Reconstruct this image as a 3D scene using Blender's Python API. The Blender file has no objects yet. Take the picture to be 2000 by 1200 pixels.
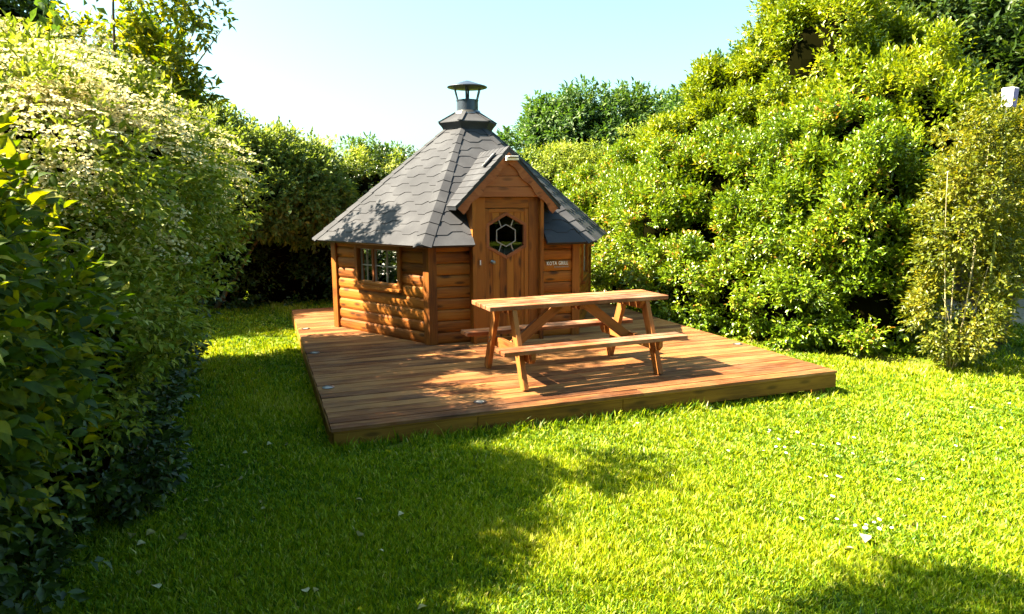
import bpy, math, random
import numpy as np
from mathutils import Vector, Matrix

R = math.radians
rs = np.random.RandomState
random.seed(7)
C = bpy.context.scene.collection
scene = bpy.context.scene

# ------------------------------------------------------------------ camera
F, YAW, PITCH, ROLL, H = 1341.9, .3531, .1567, .0045, 1.646
cam = bpy.data.objects.new('camera', bpy.data.cameras.new('camera')); C.objects.link(cam)
cam.data.sensor_width = 36; cam.data.lens = 36 * F / 2000; cam.data.clip_end = 800; cam.data.clip_start = .05
Rv = Vector((math.cos(YAW), -math.sin(YAW), 0)); Fw = Vector((math.sin(YAW) * math.cos(PITCH), math.cos(YAW) * math.cos(PITCH), -math.sin(PITCH)))
Vv = Rv.cross(Fw)
xa = Rv * math.cos(ROLL) - Vv * math.sin(ROLL); ya = Rv * math.sin(ROLL) + Vv * math.cos(ROLL)
M = Matrix((xa, ya, -Fw)).transposed().to_4x4(); M.translation = (0, 0, H); cam.matrix_world = M
scene.camera = cam

# ------------------------------------------------------------------ sky, sun, exposure
SUN_EL, SUN_TRAVEL = 46.5, -17.5           # light travels towards this azimuth (from +X)
world = bpy.data.worlds.new('World'); scene.world = world; world.use_nodes = True
nt = world.node_tree; nt.nodes.clear()
sky = nt.nodes.new('ShaderNodeTexSky'); sky.sky_type = 'NISHITA'; sky.sun_disc = False
sky.sun_elevation = R(SUN_EL); sky.air_density = 1.0; sky.dust_density = 3.0; sky.ozone_density = .6; sky.altitude = 50
sx, sy = -math.cos(R(SUN_TRAVEL)), -math.sin(R(SUN_TRAVEL))   # direction to the sun
sky.sun_rotation = math.atan2(sx, sy)
tint = nt.nodes.new('ShaderNodeMix'); tint.data_type = 'RGBA'; tint.blend_type = 'MULTIPLY'; tint.inputs[0].default_value = 1
tint.inputs[7].default_value = (.80, 1.06, .96, 1)
bg = nt.nodes.new('ShaderNodeBackground'); bg.inputs[1].default_value = .055
wo = nt.nodes.new('ShaderNodeOutputWorld')
nt.links.new(sky.outputs[0], tint.inputs[6]); nt.links.new(tint.outputs[2], bg.inputs[0]); nt.links.new(bg.outputs[0], wo.inputs[0])
sun = bpy.data.objects.new('sun', bpy.data.lights.new('sun', 'SUN')); C.objects.link(sun)
sun.data.energy = 5; sun.data.angle = R(.5); sun.data.color = (1, .88, .64)
d_ = Vector((sx * math.cos(R(SUN_EL)), sy * math.cos(R(SUN_EL)), math.sin(R(SUN_EL))))
sun.rotation_euler = d_.to_track_quat('Z', 'Y').to_euler(); sun.location = d_ * 30
scene.view_settings.view_transform = 'Standard'; scene.view_settings.look = 'None'
scene.view_settings.exposure = 2.95; scene.view_settings.gamma = 1
scene.cycles.max_bounces = 6; scene.cycles.diffuse_bounces = 2; scene.cycles.transparent_max_bounces = 12
scene.cycles.use_denoising = True

# ------------------------------------------------------------------ materials
def mat(name):
    m = bpy.data.materials.new(name); m.use_nodes = True
    n = m.node_tree.nodes; b = n['Principled BSDF']; return m, n, m.node_tree.links, b
def ramp(n, stops):
    r = n.new('ShaderNodeValToRGB'); e = r.color_ramp.elements
    while len(e) < len(stops): e.new(.5)
    for k, (p, c) in enumerate(stops): e[k].position = p; e[k].color = (*c, 1)
    return r
def plain(name, col, rough=.6, metal=0, spec=.5):
    m, n, l, b = mat(name); b.inputs['Base Color'].default_value = (*col, 1); b.inputs['Roughness'].default_value = rough
    b.inputs['Metallic'].default_value = metal; b.inputs['Specular IOR Level'].default_value = spec
    t = n.new('ShaderNodeTexNoise'); t.inputs['Scale'].default_value = 40; bp = n.new('ShaderNodeBump'); bp.inputs[0].default_value = .15
    tc = n.new('ShaderNodeTexCoord'); l.new(tc.outputs['Object'], t.inputs[0]); l.new(t.outputs[0], bp.inputs['Height']); bp.inputs['Distance'].default_value = .003
    l.new(bp.outputs[0], b.inputs['Normal']); return m
def wood(name, dark, mid, light, rough=.6, grooves=0, wear=0, knots=.5, wearcol=(.45, .38, .30), bump=.35):
    m, n, l, b = mat(name)
    g = n.new('ShaderNodeAttribute'); g.attribute_name = 'gr'
    tn = n.new('ShaderNodeAttribute'); tn.attribute_name = 'tint'
    mp = n.new('ShaderNodeMapping'); mp.inputs['Scale'].default_value = (1.6, 26, 26); l.new(g.outputs['Vector'], mp.inputs[0])
    t = n.new('ShaderNodeTexNoise'); t.inputs['Scale'].default_value = 2.2; t.inputs['Detail'].default_value = 6; t.inputs['Distortion'].default_value = .6; l.new(mp.outputs[0], t.inputs[0])
    mp2 = n.new('ShaderNodeMapping'); mp2.inputs['Scale'].default_value = (.9, 3, 3); l.new(g.outputs['Vector'], mp2.inputs[0])
    t2 = n.new('ShaderNodeTexNoise'); t2.inputs['Scale'].default_value = 1.6; t2.inputs['Detail'].default_value = 3; l.new(mp2.outputs[0], t2.inputs[0])
    a = n.new('ShaderNodeMath'); a.operation = 'MULTIPLY_ADD'; l.new(t.outputs[0], a.inputs[0]); a.inputs[1].default_value = .7
    a2 = n.new('ShaderNodeMath'); a2.operation = 'MULTIPLY_ADD'; l.new(tn.outputs['Fac'], a2.inputs[0]); a2.inputs[1].default_value = .38; l.new(t2.outputs[0], a2.inputs[2])
    a3 = n.new('ShaderNodeMath'); a3.operation = 'SUBTRACT'; l.new(a2.outputs[0], a3.inputs[0]); a3.inputs[1].default_value = .54
    l.new(a3.outputs[0], a.inputs[2])
    r = ramp(n, [(.12, dark), (.38, mid), (.66, light)]); l.new(a.outputs[0], r.inputs[0]); col = r.outputs[0]
    # knots
    mp3 = n.new('ShaderNodeMapping'); mp3.inputs['Scale'].default_value = (2.1, 7, 7); l.new(g.outputs['Vector'], mp3.inputs[0])
    v = n.new('ShaderNodeTexVoronoi'); v.voronoi_dimensions = '2D'; v.inputs['Scale'].default_value = 1.0
    sx_ = n.new('ShaderNodeSeparateXYZ'); l.new(mp3.outputs[0], sx_.inputs[0]); ad = n.new('ShaderNodeMath'); l.new(sx_.outputs[1], ad.inputs[0]); l.new(sx_.outputs[2], ad.inputs[1])
    cx_ = n.new('ShaderNodeCombineXYZ'); l.new(sx_.outputs[0], cx_.inputs[0]); l.new(ad.outputs[0], cx_.inputs[1]); l.new(cx_.outputs[0], v.inputs[0])
    kr = ramp(n, [(.07, (1, 1, 1)), (.17, (0, 0, 0))]); l.new(v.outputs['Distance'], kr.inputs[0])
    km = n.new('ShaderNodeMath'); km.operation = 'MULTIPLY'; l.new(kr.outputs[0], km.inputs[0]); km.inputs[1].default_value = knots
    mk = n.new('ShaderNodeMix'); mk.data_type = 'RGBA'; l.new(km.outputs[0], mk.inputs[0]); l.new(col, mk.inputs[6]); mk.inputs[7].default_value = (*[c * .3 for c in dark], 1); col = mk.outputs[2]
    if wear:
        tw = n.new('ShaderNodeTexNoise'); tw.inputs['Scale'].default_value = 1.3; tw.inputs['Detail'].default_value = 8; tw.inputs['Roughness'].default_value = .7
        geo = n.new('ShaderNodeTexCoord'); l.new(geo.outputs['Object'], tw.inputs[0])
        wr = ramp(n, [(.45, (0, 0, 0)), (.62, (1, 1, 1))]); l.new(tw.outputs[0], wr.inputs[0])
        wm = n.new('ShaderNodeMath'); wm.operation = 'MULTIPLY'; l.new(wr.outputs[0], wm.inputs[0]); wm.inputs[1].default_value = wear
        wm2 = n.new('ShaderNodeMath'); wm2.operation = 'MULTIPLY'; l.new(wm.outputs[0], wm2.inputs[0]); l.new(t.outputs[0], wm2.inputs[1])
        mw = n.new('ShaderNodeMix'); mw.data_type = 'RGBA'; l.new(wm2.outputs[0], mw.inputs[0]); l.new(col, mw.inputs[6]); mw.inputs[7].default_value = (*wearcol, 1); col = mw.outputs[2]
    l.new(col, b.inputs['Base Color']); b.inputs['Roughness'].default_value = rough; b.inputs['Specular IOR Level'].default_value = .25
    bp = n.new('ShaderNodeBump'); bp.inputs[0].default_value = bump; bp.inputs['Distance'].default_value = .004; h = t.outputs[0]
    if grooves:
        sp = n.new('ShaderNodeSeparateXYZ'); l.new(g.outputs['Vector'], sp.inputs[0])
        s1 = n.new('ShaderNodeMath'); s1.operation = 'MULTIPLY'; l.new(sp.outputs[1], s1.inputs[0]); s1.inputs[1].default_value = 2 * math.pi / grooves
        s2 = n.new('ShaderNodeMath'); s2.operation = 'SINE'; l.new(s1.outputs[0], s2.inputs[0])
        s3 = n.new('ShaderNodeMath'); s3.operation = 'MULTIPLY_ADD'; l.new(s2.outputs[0], s3.inputs[0]); s3.inputs[1].default_value = .8; l.new(t.outputs[0], s3.inputs[2]); h = s3.outputs[0]
    l.new(h, bp.inputs['Height']); l.new(bp.outputs[0], b.inputs['Normal'])
    return m
def leafmat(name, stops, trans=.4, rough=.42, spec=.45, tcol=None):
    m, n, l, b = mat(name)
    tn = n.new('ShaderNodeAttribute'); tn.attribute_name = 'tint'
    r0 = ramp(n, stops); l.new(tn.outputs['Fac'], r0.inputs[0])
    tc = n.new('ShaderNodeTexCoord'); nz = n.new('ShaderNodeTexNoise'); nz.inputs['Scale'].default_value = 55; nz.inputs['Detail'].default_value = 3; l.new(tc.outputs['Object'], nz.inputs[0])
    nr = ramp(n, [(.3, (.62, .60, .55)), (.5, (1, 1, 1)), (.75, (1.25, 1.2, 1.1))]); l.new(nz.outputs[0], nr.inputs[0])
    r = n.new('ShaderNodeMix'); r.data_type = 'RGBA'; r.blend_type = 'MULTIPLY'; r.inputs[0].default_value = 1; l.new(r0.outputs[0], r.inputs[6]); l.new(nr.outputs[0], r.inputs[7])
    l.new(r.outputs[2], b.inputs['Base Color'])
    b.inputs['Roughness'].default_value = rough; b.inputs['Specular IOR Level'].default_value = spec
    tr = n.new('ShaderNodeBsdfTranslucent'); mx = n.new('ShaderNodeMixShader'); mx.inputs[0].default_value = trans
    tm = n.new('ShaderNodeMix'); tm.data_type = 'RGBA'; tm.blend_type = 'MULTIPLY'; tm.inputs[0].default_value = 1; l.new(r.outputs[2], tm.inputs[6]); tm.inputs[7].default_value = (*(tcol or (1.5, 1.35, .3)), 1)
    l.new(tm.outputs[2], tr.inputs[0]); l.new(b.outputs[0], mx.inputs[1]); l.new(tr.outputs[0], mx.inputs[2])
    l.new(mx.outputs[0], n['Material Output'].inputs[0]); return m

M_log = wood('log_siding', (.10, .028, .002), (.23, .066, .006), (.33, .115, .012), knots=.8)
M_trim = wood('trim_wood', (.11, .030, .004), (.22, .068, .007), (.30, .10, .012), knots=.5)
M_gable = wood('gable_wood', (.16, .045, .014), (.24, .072, .022), (.29, .10, .032), knots=.5)
M_deck = wood('deck_wood', (.04, .012, .005), (.20, .070, .022), (.38, .175, .058), rough=.7, wear=.5, knots=.25, bump=.6, wearcol=(.34, .21, .12))
M_fascia = wood('deck_fascia_wood', (.09, .034, .004), (.20, .085, .008), (.27, .125, .014), knots=.6)
M_table = wood('table_wood', (.06, .017, .006), (.18, .056, .018), (.31, .12, .045), rough=.6, wear=.4, knots=.3, bump=.6, wearcol=(.6, .45, .33))
M_tleg = wood('table_leg_wood', (.08, .022, .005), (.19, .064, .013), (.28, .11, .026), knots=.4)
M_bark = wood('bark', (.05, .035, .02), (.11, .08, .045), (.2, .16, .10), knots=.2, bump=1)
M_palebark = wood('pale_bark', (.18, .14, .07), (.34, .28, .15), (.5, .43, .25), knots=.2, bump=1)
M_black = plain('black_metal', (.018, .02, .026), .45, .3)
M_cowl = plain('painted_steel', (.05, .062, .085), .38, .5)
M_white = plain('white_plastic', (.8, .8, .76), .4)
M_steel = plain('brushed_steel', (.22, .22, .22), .3, .9)
M_lead = plain('leading', (.28, .25, .22), .5)
M_inner = plain('pale_bench_cloth', (.62, .6, .52), .8)
M_grill = plain('grill_iron', (.03, .03, .032), .5, .6)
M_panel = plain('solar_cell', (.006, .007, .012), .7, 0, .2)
M_purple = plain('purple_panel', (.12, .05, .32), .4)

def glassmat():
    m, n, l, b = mat('window_glass')
    tr = n.new('ShaderNodeBsdfTransparent'); tr.inputs[0].default_value = (.82, .86, .84, 1)
    gl = n.new('ShaderNodeBsdfGlossy'); gl.inputs['Roughness'].default_value = .02
    fr = n.new('ShaderNodeFresnel'); fr.inputs[0].default_value = 1.42
    mx = n.new('ShaderNodeMixShader'); l.new(fr.outputs[0], mx.inputs[0]); l.new(tr.outputs[0], mx.inputs[1]); l.new(gl.outputs[0], mx.inputs[2])
    l.new(mx.outputs[0], n['Material Output'].inputs[0]); return m
M_glass = glassmat()

def shinglemat():
    m, n, l, b = mat('asphalt_shingle')
    tn = n.new('ShaderNodeAttribute'); tn.attribute_name = 'tint'
    tc = n.new('ShaderNodeTexCoord')
    t = n.new('ShaderNodeTexNoise'); t.inputs['Scale'].default_value = 260; t.inputs['Detail'].default_value = 2; l.new(tc.outputs['Object'], t.inputs[0])
    t2 = n.new('ShaderNodeTexNoise'); t2.inputs['Scale'].default_value = 2.5; t2.inputs['Detail'].default_value = 6; l.new(tc.outputs['Object'], t2.inputs[0])
    a = n.new('ShaderNodeMath'); a.operation = 'MULTIPLY_ADD'; l.new(t.outputs[0], a.inputs[0]); a.inputs[1].default_value = .6; l.new(t2.outputs[0], a.inputs[2])
    a2 = n.new('ShaderNodeMath'); a2.operation = 'MULTIPLY_ADD'; l.new(tn.outputs['Fac'], a2.inputs[0]); a2.inputs[1].default_value = .12; l.new(a.outputs[0], a2.inputs[2])
    r = ramp(n, [(.5, (.025, .025, .031)), (.85, (.036, .036, .043)), (1.0, (.052, .052, .060))]); l.new(a2.outputs[0], r.inputs[0]); l.new(r.outputs[0], b.inputs['Base Color'])
    b.inputs['Roughness'].default_value = .85; b.inputs['Specular IOR Level'].default_value = .25
    bp = n.new('ShaderNodeBump'); bp.inputs[0].default_value = .5; bp.inputs['Distance'].default_value = .002; l.new(t.outputs[0], bp.inputs['Height']); l.new(bp.outputs[0], b.inputs['Normal'])
    return m
M_shingle = shinglemat()

def groundmat():
    m, n, l, b = mat('lawn_soil')
    tc = n.new('ShaderNodeTexCoord')
    t = n.new('ShaderNodeTexNoise'); t.inputs['Scale'].default_value = 30; t.inputs['Detail'].default_value = 6; l.new(tc.outputs['Object'], t.inputs[0])
    t2 = n.new('ShaderNodeTexNoise'); t2.inputs['Scale'].default_value = 1.1; t2.inputs['Detail'].default_value = 4; l.new(tc.outputs['Object'], t2.inputs[0])
    a = n.new('ShaderNodeMath'); a.operation = 'MULTIPLY_ADD'; l.new(t.outputs[0], a.inputs[0]); a.inputs[1].default_value = .6; l.new(t2.outputs[0], a.inputs[2])
    r = ramp(n, [(.5, (.035, .055, .004)), (.85, (.09, .13, .006)), (1, (.2, .2, .04))]); l.new(a.outputs[0], r.inputs[0]); l.new(r.outputs[0], b.inputs['Base Color'])
    b.inputs['Roughness'].default_value = .95; b.inputs['Specular IOR Level'].default_value = .1
    bp = n.new('ShaderNodeBump'); bp.inputs['Distance'].default_value = .03; l.new(t.outputs[0], bp.inputs['Height']); l.new(bp.outputs[0], b.inputs['Normal']); return m
M_ground = groundmat()
def sandmat():
    m, n, l, b = mat('sandy_path')
    tc = n.new('ShaderNodeTexCoord'); t = n.new('ShaderNodeTexNoise'); t.inputs['Scale'].default_value = 9; t.inputs['Detail'].default_value = 8; l.new(tc.outputs['Object'], t.inputs[0])
    r = ramp(n, [(.3, (.30, .22, .13)), (.7, (.52, .40, .28))]); l.new(t.outputs[0], r.inputs[0]); l.new(r.outputs[0], b.inputs['Base Color']); b.inputs['Roughness'].default_value = .95
    return m
M_sand = sandmat()
M_soil = plain('dark_soil', (.05, .032, .015), .95)

M_grass = leafmat('grass_blade', [(0, (.025, .10, .002)), (.45, (.20, .30, .004)), (.85, (.42, .45, .010)), (1, (.52, .48, .18))], .35, .5, .3, (1.3, 1.2, .2))
M_bigleaf = leafmat('broad_leaf', [(0, (.02, .05, .003)), (.5, (.06, .11, .006)), (1, (.28, .28, .014))], .48, .58, .3, (2.1, 1.7, .2))
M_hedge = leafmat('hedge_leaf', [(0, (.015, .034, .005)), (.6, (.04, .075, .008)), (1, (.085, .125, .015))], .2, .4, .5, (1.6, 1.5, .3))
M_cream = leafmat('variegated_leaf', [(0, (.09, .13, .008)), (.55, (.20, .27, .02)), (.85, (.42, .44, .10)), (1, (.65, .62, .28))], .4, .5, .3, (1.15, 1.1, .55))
M_blossom = leafmat('cream_blossom', [(0, (.66, .58, .30)), (1, (.9, .86, .62))], .35, .7, .2, (1, .95, .7))
M_light = leafmat('light_leaf', [(0, (.09, .14, .03)), (.6, (.16, .22, .05)), (1, (.30, .34, .09))], .45, .45, .4, (1.3, 1.25, .45))
M_laurel = leafmat('laurel_leaf', [(0, (.05, .11, .004)), (.5, (.14, .22, .006)), (.82, (.24, .31, .012)), (.93, (.40, .36, .05)), (1, (.5, .24, .05))], .24, .32, .6, (1.5, 1.4, .25))
M_privet = leafmat('privet_leaf', [(0, (.06, .09, .006)), (.5, (.14, .17, .012)), (1, (.30, .27, .03))], .4, .4, .5, (1.4, 1.2, .3))
M_yellow = leafmat('yellow_green_leaf', [(0, (.07, .13, .004)), (.5, (.18, .24, .006)), (.9, (.30, .35, .014)), (1, (.5, .44, .06))], .28, .35, .55, (1.4, 1.3, .25))
M_oak = leafmat('oak_leaf', [(0, (.03, .075, .02)), (.6, (.07, .13, .028)), (1, (.14, .2, .03))], .35, .5, .35, (1.3, 1.4, .4))
M_dark = leafmat('dark_tree_leaf', [(0, (.018, .045, .012)), (.6, (.045, .085, .016)), (1, (.10, .13, .02))], .3, .45, .4, (1.3, 1.3, .3))
M_copper = leafmat('copper_leaf', [(0, (.20, .07, .02)), (.6, (.42, .17, .05)), (1, (.5, .3, .10))], .35, .5, .4, (1.4, 1.0, .4))
M_core = plain('shade_core', (.004, .004, .001), 1, 0, 0)  # near-black: the shade inside the foliage is put into this colour
M_petal = plain('daisy_petal', (.85, .85, .82), .6); M_pollen = plain('daisy_centre', (.7, .5, .03), .7)
M_dead = leafmat('fallen_leaf', [(0, (.18, .16, .05)), (.5, (.35, .30, .10)), (1, (.55, .5, .3))], .3, .6, .3, (1, .9, .5))
M_stem = plain('green_stem', (.12, .16, .03), .6)

# ------------------------------------------------------------------ mesh helpers
class MB:
    def __init__(s): s.v = []; s.f = []; s.g = []; s.t = []; s.mi = []; s.cur = 0
    def add(s, vs, fs, gr=None, tint=None):
        o = len(s.v); off = Vector((random.uniform(0, 50), random.uniform(0, 50), random.uniform(0, 50))); tint = random.random() if tint is None else tint
        for k, p in enumerate(vs):
            s.v.append(tuple(p)); gg = Vector(gr[k]) + off if gr else Vector(p) + off
            s.g.append(tuple(gg)); s.t.append(tint)
        for f in fs: s.f.append([o + i for i in f]); s.mi.append(s.cur)
    def box(s, c, size, M=None, ax=0, tint=None):
        hx, hy, hz = [k / 2 for k in size]; c = Vector(c)
        loc = [Vector((x, y, z)) for z in (-hz, hz) for y in (-hy, hy) for x in (-hx, hx)]
        pm = {0: (0, 1, 2), 1: (1, 0, 2), 2: (2, 0, 1)}[ax]
        gr = [(p[pm[0]], p[pm[1]], p[pm[2]]) for p in loc]
        vs = [(M @ p if M else p) + c for p in loc]
        s.add(vs, [(0, 2, 3, 1), (4, 5, 7, 6), (0, 1, 5, 4), (2, 6, 7, 3), (0, 4, 6, 2), (1, 3, 7, 5)], gr, tint)
    def beam(s, a, b, w, h, up=(0, 0, 1), tint=None):     # w across, h along up
        a = Vector(a); b = Vector(b); d = (b - a); L = d.length; x = d.normalized(); u = Vector(up)
        y = u.cross(x).normalized(); z = x.cross(y)
        s.box((a + b) / 2, (L, w, h), Matrix((x, y, z)).transposed(), 0, tint)
    def prism(s, poly, ax, lo, hi, ga=0, tint=None):       # poly of 2D points extruded along axis ax (0 x,1 y,2 z)
        def P(a, b, h): return {0: (h, a, b), 1: (a, h, b), 2: (a, b, h)}[ax]
        n = len(poly); vs = [P(a, b, lo) for a, b in poly] + [P(a, b, hi) for a, b in poly]
        fs = [list(range(n))[::-1], [n + i for i in range(n)]] + [(i, (i + 1) % n, n + (i + 1) % n, n + i) for i in range(n)]
        pm = {0: (0, 1, 2), 1: (1, 0, 2), 2: (2, 0, 1)}[ga]
        s.add(vs, fs, [(p[pm[0]], p[pm[1]], p[pm[2]]) for p in vs], tint)
    def tube(s, pts, rad, n=8, tint=None):
        pts = [Vector(p) for p in pts]; vs = []; gr = []; L = 0
        for i, p in enumerate(pts):
            d = (pts[min(i + 1, len(pts) - 1)] - pts[max(i - 1, 0)]).normalized(); u = Vector((0, 0, 1)) if abs(d.z) < .9 else Vector((1, 0, 0))
            a = d.cross(u).normalized(); b = d.cross(a); r = rad[i] if hasattr(rad, '__len__') else rad
            if i: L += (p - pts[i - 1]).length
            for k in range(n):
                t = 2 * math.pi * k / n; vs.append(p + (a * math.cos(t) + b * math.sin(t)) * r); gr.append((L, r * math.cos(t), r * math.sin(t)))
        fs = [(i * n + k, i * n + (k + 1) % n, (i + 1) * n + (k + 1) % n, (i + 1) * n + k) for i in range(len(pts) - 1) for k in range(n)]
        fs += [list(range(n))[::-1], [(len(pts) - 1) * n + k for k in range(n)]]
        s.add(vs, fs, gr, tint)
    def lathe(s, prof, c=(0, 0, 0), n=24, a0=0, tint=.5):   # prof [(r,z)]
        vs = []; fs = []; c = Vector(c)
        for r, z in prof:
            for k in range(n): t = a0 + 2 * math.pi * k / n; vs.append(c + Vector((r * math.cos(t), r * math.sin(t), z)))
        for i in range(len(prof) - 1):
            for k in range(n): fs.append((i * n + k, i * n + (k + 1) % n, (i + 1) * n + (k + 1) % n, (i + 1) * n + k))
        s.add(vs, fs, None, tint)
    def build(s, name, m, parent=None, bevel=0, smooth=False):
        me = bpy.data.meshes.new(name); me.from_pydata(s.v, [], s.f); me.validate()
        if len(me.vertices) == len(s.v):
            a = me.attributes.new('gr', 'FLOAT_VECTOR', 'POINT'); a.data.foreach_set('vector', np.array(s.g, 'f').ravel())
            a = me.attributes.new('tint', 'FLOAT', 'POINT'); a.data.foreach_set('value', np.array(s.t, 'f'))
        for q in (m if isinstance(m, (list, tuple)) else [m]): me.materials.append(q)
        if isinstance(m, (list, tuple)): me.polygons.foreach_set('material_index', s.mi)
        if smooth: me.polygons.foreach_set('use_smooth', [True] * len(me.polygons))
        o = bpy.data.objects.new(name, me); C.objects.link(o)
        if parent: o.parent = parent
        if bevel:
            b = o.modifiers.new('bevel', 'BEVEL'); b.width = bevel; b.segments = 2; b.limit_method = 'ANGLE'; b.angle_limit = R(40)
        return o
def tag(o, label=None, cat=None, group=None, kind=None):
    for k, v in (('label', label), ('category', cat), ('group', group), ('kind', kind)):
        if v: o[k] = v
    return o
def empty(name, loc, rz=0):
    o = bpy.data.objects.new(name, None); C.objects.link(o); o.location = loc; o.rotation_euler = (0, 0, rz); o.empty_display_size = .2; return o
def npmesh(name, V, faces_flat, sizes, m, parent=None, tint=None, smooth=False):
    me = bpy.data.meshes.new(name)
    me.vertices.add(len(V)); me.vertices.foreach_set('co', V.astype('f').ravel())
    me.loops.add(len(faces_flat)); me.loops.foreach_set('vertex_index', faces_flat.astype('i'))
    st = np.zeros(len(sizes), 'i'); st[1:] = np.cumsum(sizes)[:-1]
    me.polygons.add(len(sizes)); me.polygons.foreach_set('loop_start', st); me.polygons.foreach_set('loop_total', sizes.astype('i'))
    me.update(calc_edges=True)
    if tint is not None: a = me.attributes.new('tint', 'FLOAT', 'POINT'); a.data.foreach_set('value', tint.astype('f'))
    me.materials.append(m)
    if smooth: me.polygons.foreach_set('use_smooth', [True] * len(me.polygons))
    o = bpy.data.objects.new(name, me); C.objects.link(o)
    if parent: o.parent = parent
    return o

# ------------------------------------------------------------------ setting: ground, path
DX, DY, DW, DD = .421, 4.976, 4.726, 5.80          # deck rectangle, its top is z = 0
def gz(x, y):
    t = np.clip((np.asarray(x, float) - 1.8) / 3.0, 0, 1)
    return -.178 - .062 * t * t * (3 - 2 * t) + .010 * np.sin(x * 1.7 + 1) * np.cos(y * 1.3)
def build_ground():
    xs = np.concatenate([[-400, -120, -40, -15, -8], np.arange(-5, 14.01, .25), [18, 25, 45, 120, 400]])
    ys = np.concatenate([[-300, -60, -20, -8, -4], np.arange(-2, 15.01, .25), [20, 30, 50, 120, 400]])
    X, Y = np.meshgrid(xs, ys); Z = gz(X, Y); V = np.stack([X, Y, Z], -1).reshape(-1, 3); nx = len(xs)
    i, j = np.meshgrid(np.arange(nx - 1), np.arange(len(ys) - 1)); a = (j * nx + i).ravel()
    f = np.stack([a, a + 1, a + nx + 1, a + nx], 1)
    o = npmesh('ground', V, f.ravel(), np.full(len(f), 4), M_ground, smooth=True); tag(o, kind='structure')
build_ground()
def build_path():
    rng = rs(4); n = 40; pts = []
    for k in range(n):
        t = 2 * math.pi * k / n; r = 1 + .12 * math.sin(3 * t + 1) + rng.uniform(-.04, .04)
        pts.append((11.6 + 2.0 * r * math.cos(t), 7.85 + 1.3 * r * math.sin(t)))
    V = np.array([(x, y, gz(x, y) + .012) for x, y in pts] + [(11.6, 7.85, gz(11.6, 7.85) + .02)])
    f = np.array([(k, (k + 1) % n, n) for k in range(n)])
    o = npmesh('path', V, f.ravel(), np.full(n, 3), M_sand); tag(o, kind='structure')
build_path()
def build_unseen_drive():  # unseen sand sheet added to give the door glass a beige reflection
    V = np.array([(x, y, gz(x, y) + .012) for x, y in [(-9, -5.2), (-3, -5.5), (3, -5.3), (12, -5.6), (12, -9.5), (3, -9.2), (-3, -9.6), (-9, -9.3)]])
    o = npmesh('path', V, np.array([0, 1, 6, 7, 1, 2, 5, 6, 2, 3, 4, 5])[::-1], np.array([4, 4, 4]), M_sand); tag(o, kind='structure')
build_unseen_drive()

# ------------------------------------------------------------------ deck
deck = tag(empty('timber_deck', (DX, DY, 0)), 'low weathered timber deck of long ribbed boards under the cabin and picnic table', 'deck')
def build_deck():
    mb = MB(); bw = .138; y = -.03; k = 0; rng = random.Random(3)
    while y < DD - .02:
        w = min(bw - .015, DD - y); cut = rng.choice([DW * .37, DW * .63, DW * .5]) if k else DW * .55
        for x0, x1 in ((0, cut - .0015), (cut + .0015, DW)):
            zt = rng.uniform(-.0015, .0015); nr = 6; pr = [(y, -.028), (y, -.003 + zt)]
            for q in range(nr):
                a = y + w * (q + .10) / nr; b = y + w * (q + .62) / nr; c_ = y + w * (q + .74) / nr; d0 = y + w * (q + .98) / nr
                pr += [(a, zt), (b, zt)] + ([(c_, zt - .007), (d0, zt - .007)] if q < nr - 1 else [(y + w, zt - .003)])
            pr += [(y + w, -.028)]; sh = rng.uniform(-.004, .004)
            mb.prism(pr[::-1], 0, x0 + sh, x1 + sh, ga=0)
        y += bw; k += 1
    mb.build('deck_board', M_deck, deck)
    mb = MB()      # joists seen through the gaps and at the open side
    for x in np.arange(.12, DW, .46): mb.box((x, DD / 2, -.085), (.045, DD - .12, .11), None, 1)
    mb.build('joist', M_fascia, deck)
    mb = MB(); mb.box((DW / 2, -.004, -.036), (DW - .02, .03, .012)); mb.build('front_batten', M_fascia, deck)
    for x0, x1 in ((.015, 1.115), (1.12, 2.405), (2.41, DW + .012)):
        mb = MB(); mb.box(((x0 + x1) / 2, .0, -.106), (x1 - x0, .03, .122)); mb.build('fascia_board', M_fascia, deck, bevel=.003)
    mb = MB(); mb.box((.006, DD / 2 + .02, -.1), (.024, DD - .02, .12), None, 1); mb.build('fascia_board', M_fascia, deck, bevel=.003)
    mb = MB(); mb.box((DW - .012, DD / 2 + .02, -.1), (.024, DD - .04, .12), None, 1); mb.build('fascia_board', M_fascia, deck, bevel=.003)
    mb = MB(); mb.box((DW / 2, DD + .014, -.1), (DW, .024, .12)); mb.build('fascia_board', M_fascia, deck, bevel=.003)
    for x, yy in ((DW - .14, .09), (DW * .5, .12), (.4, .12), (DW - .14, DD * .5), (DW - .14, DD - .1), (.12, DD * .5)):
        mb = MB(); mb.box((x, yy, -.2), (.17, .1, .16), None, 2); mb.build('foundation_block', M_fascia, deck, bevel=.006)
    for x, yy in ((.09, 1.12), (.09, 2.6), (1.21, .215), (DW - .11, 1.3), (.09, 4.1)):
        mb = MB(); mb.lathe([(.052, .001), (.054, .006), (.036, .008), (.034, .004), (0, .004)], (x, yy, 0), 24); lt = mb.build('deck_light', M_steel, deck, smooth=False)
        mb = MB(); mb.lathe([(.033, .0045), (.02, .0075), (0, .0085)], (x, yy, 0), 20); mb.build('lens', M_lead, lt, smooth=True)
build_deck()

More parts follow.
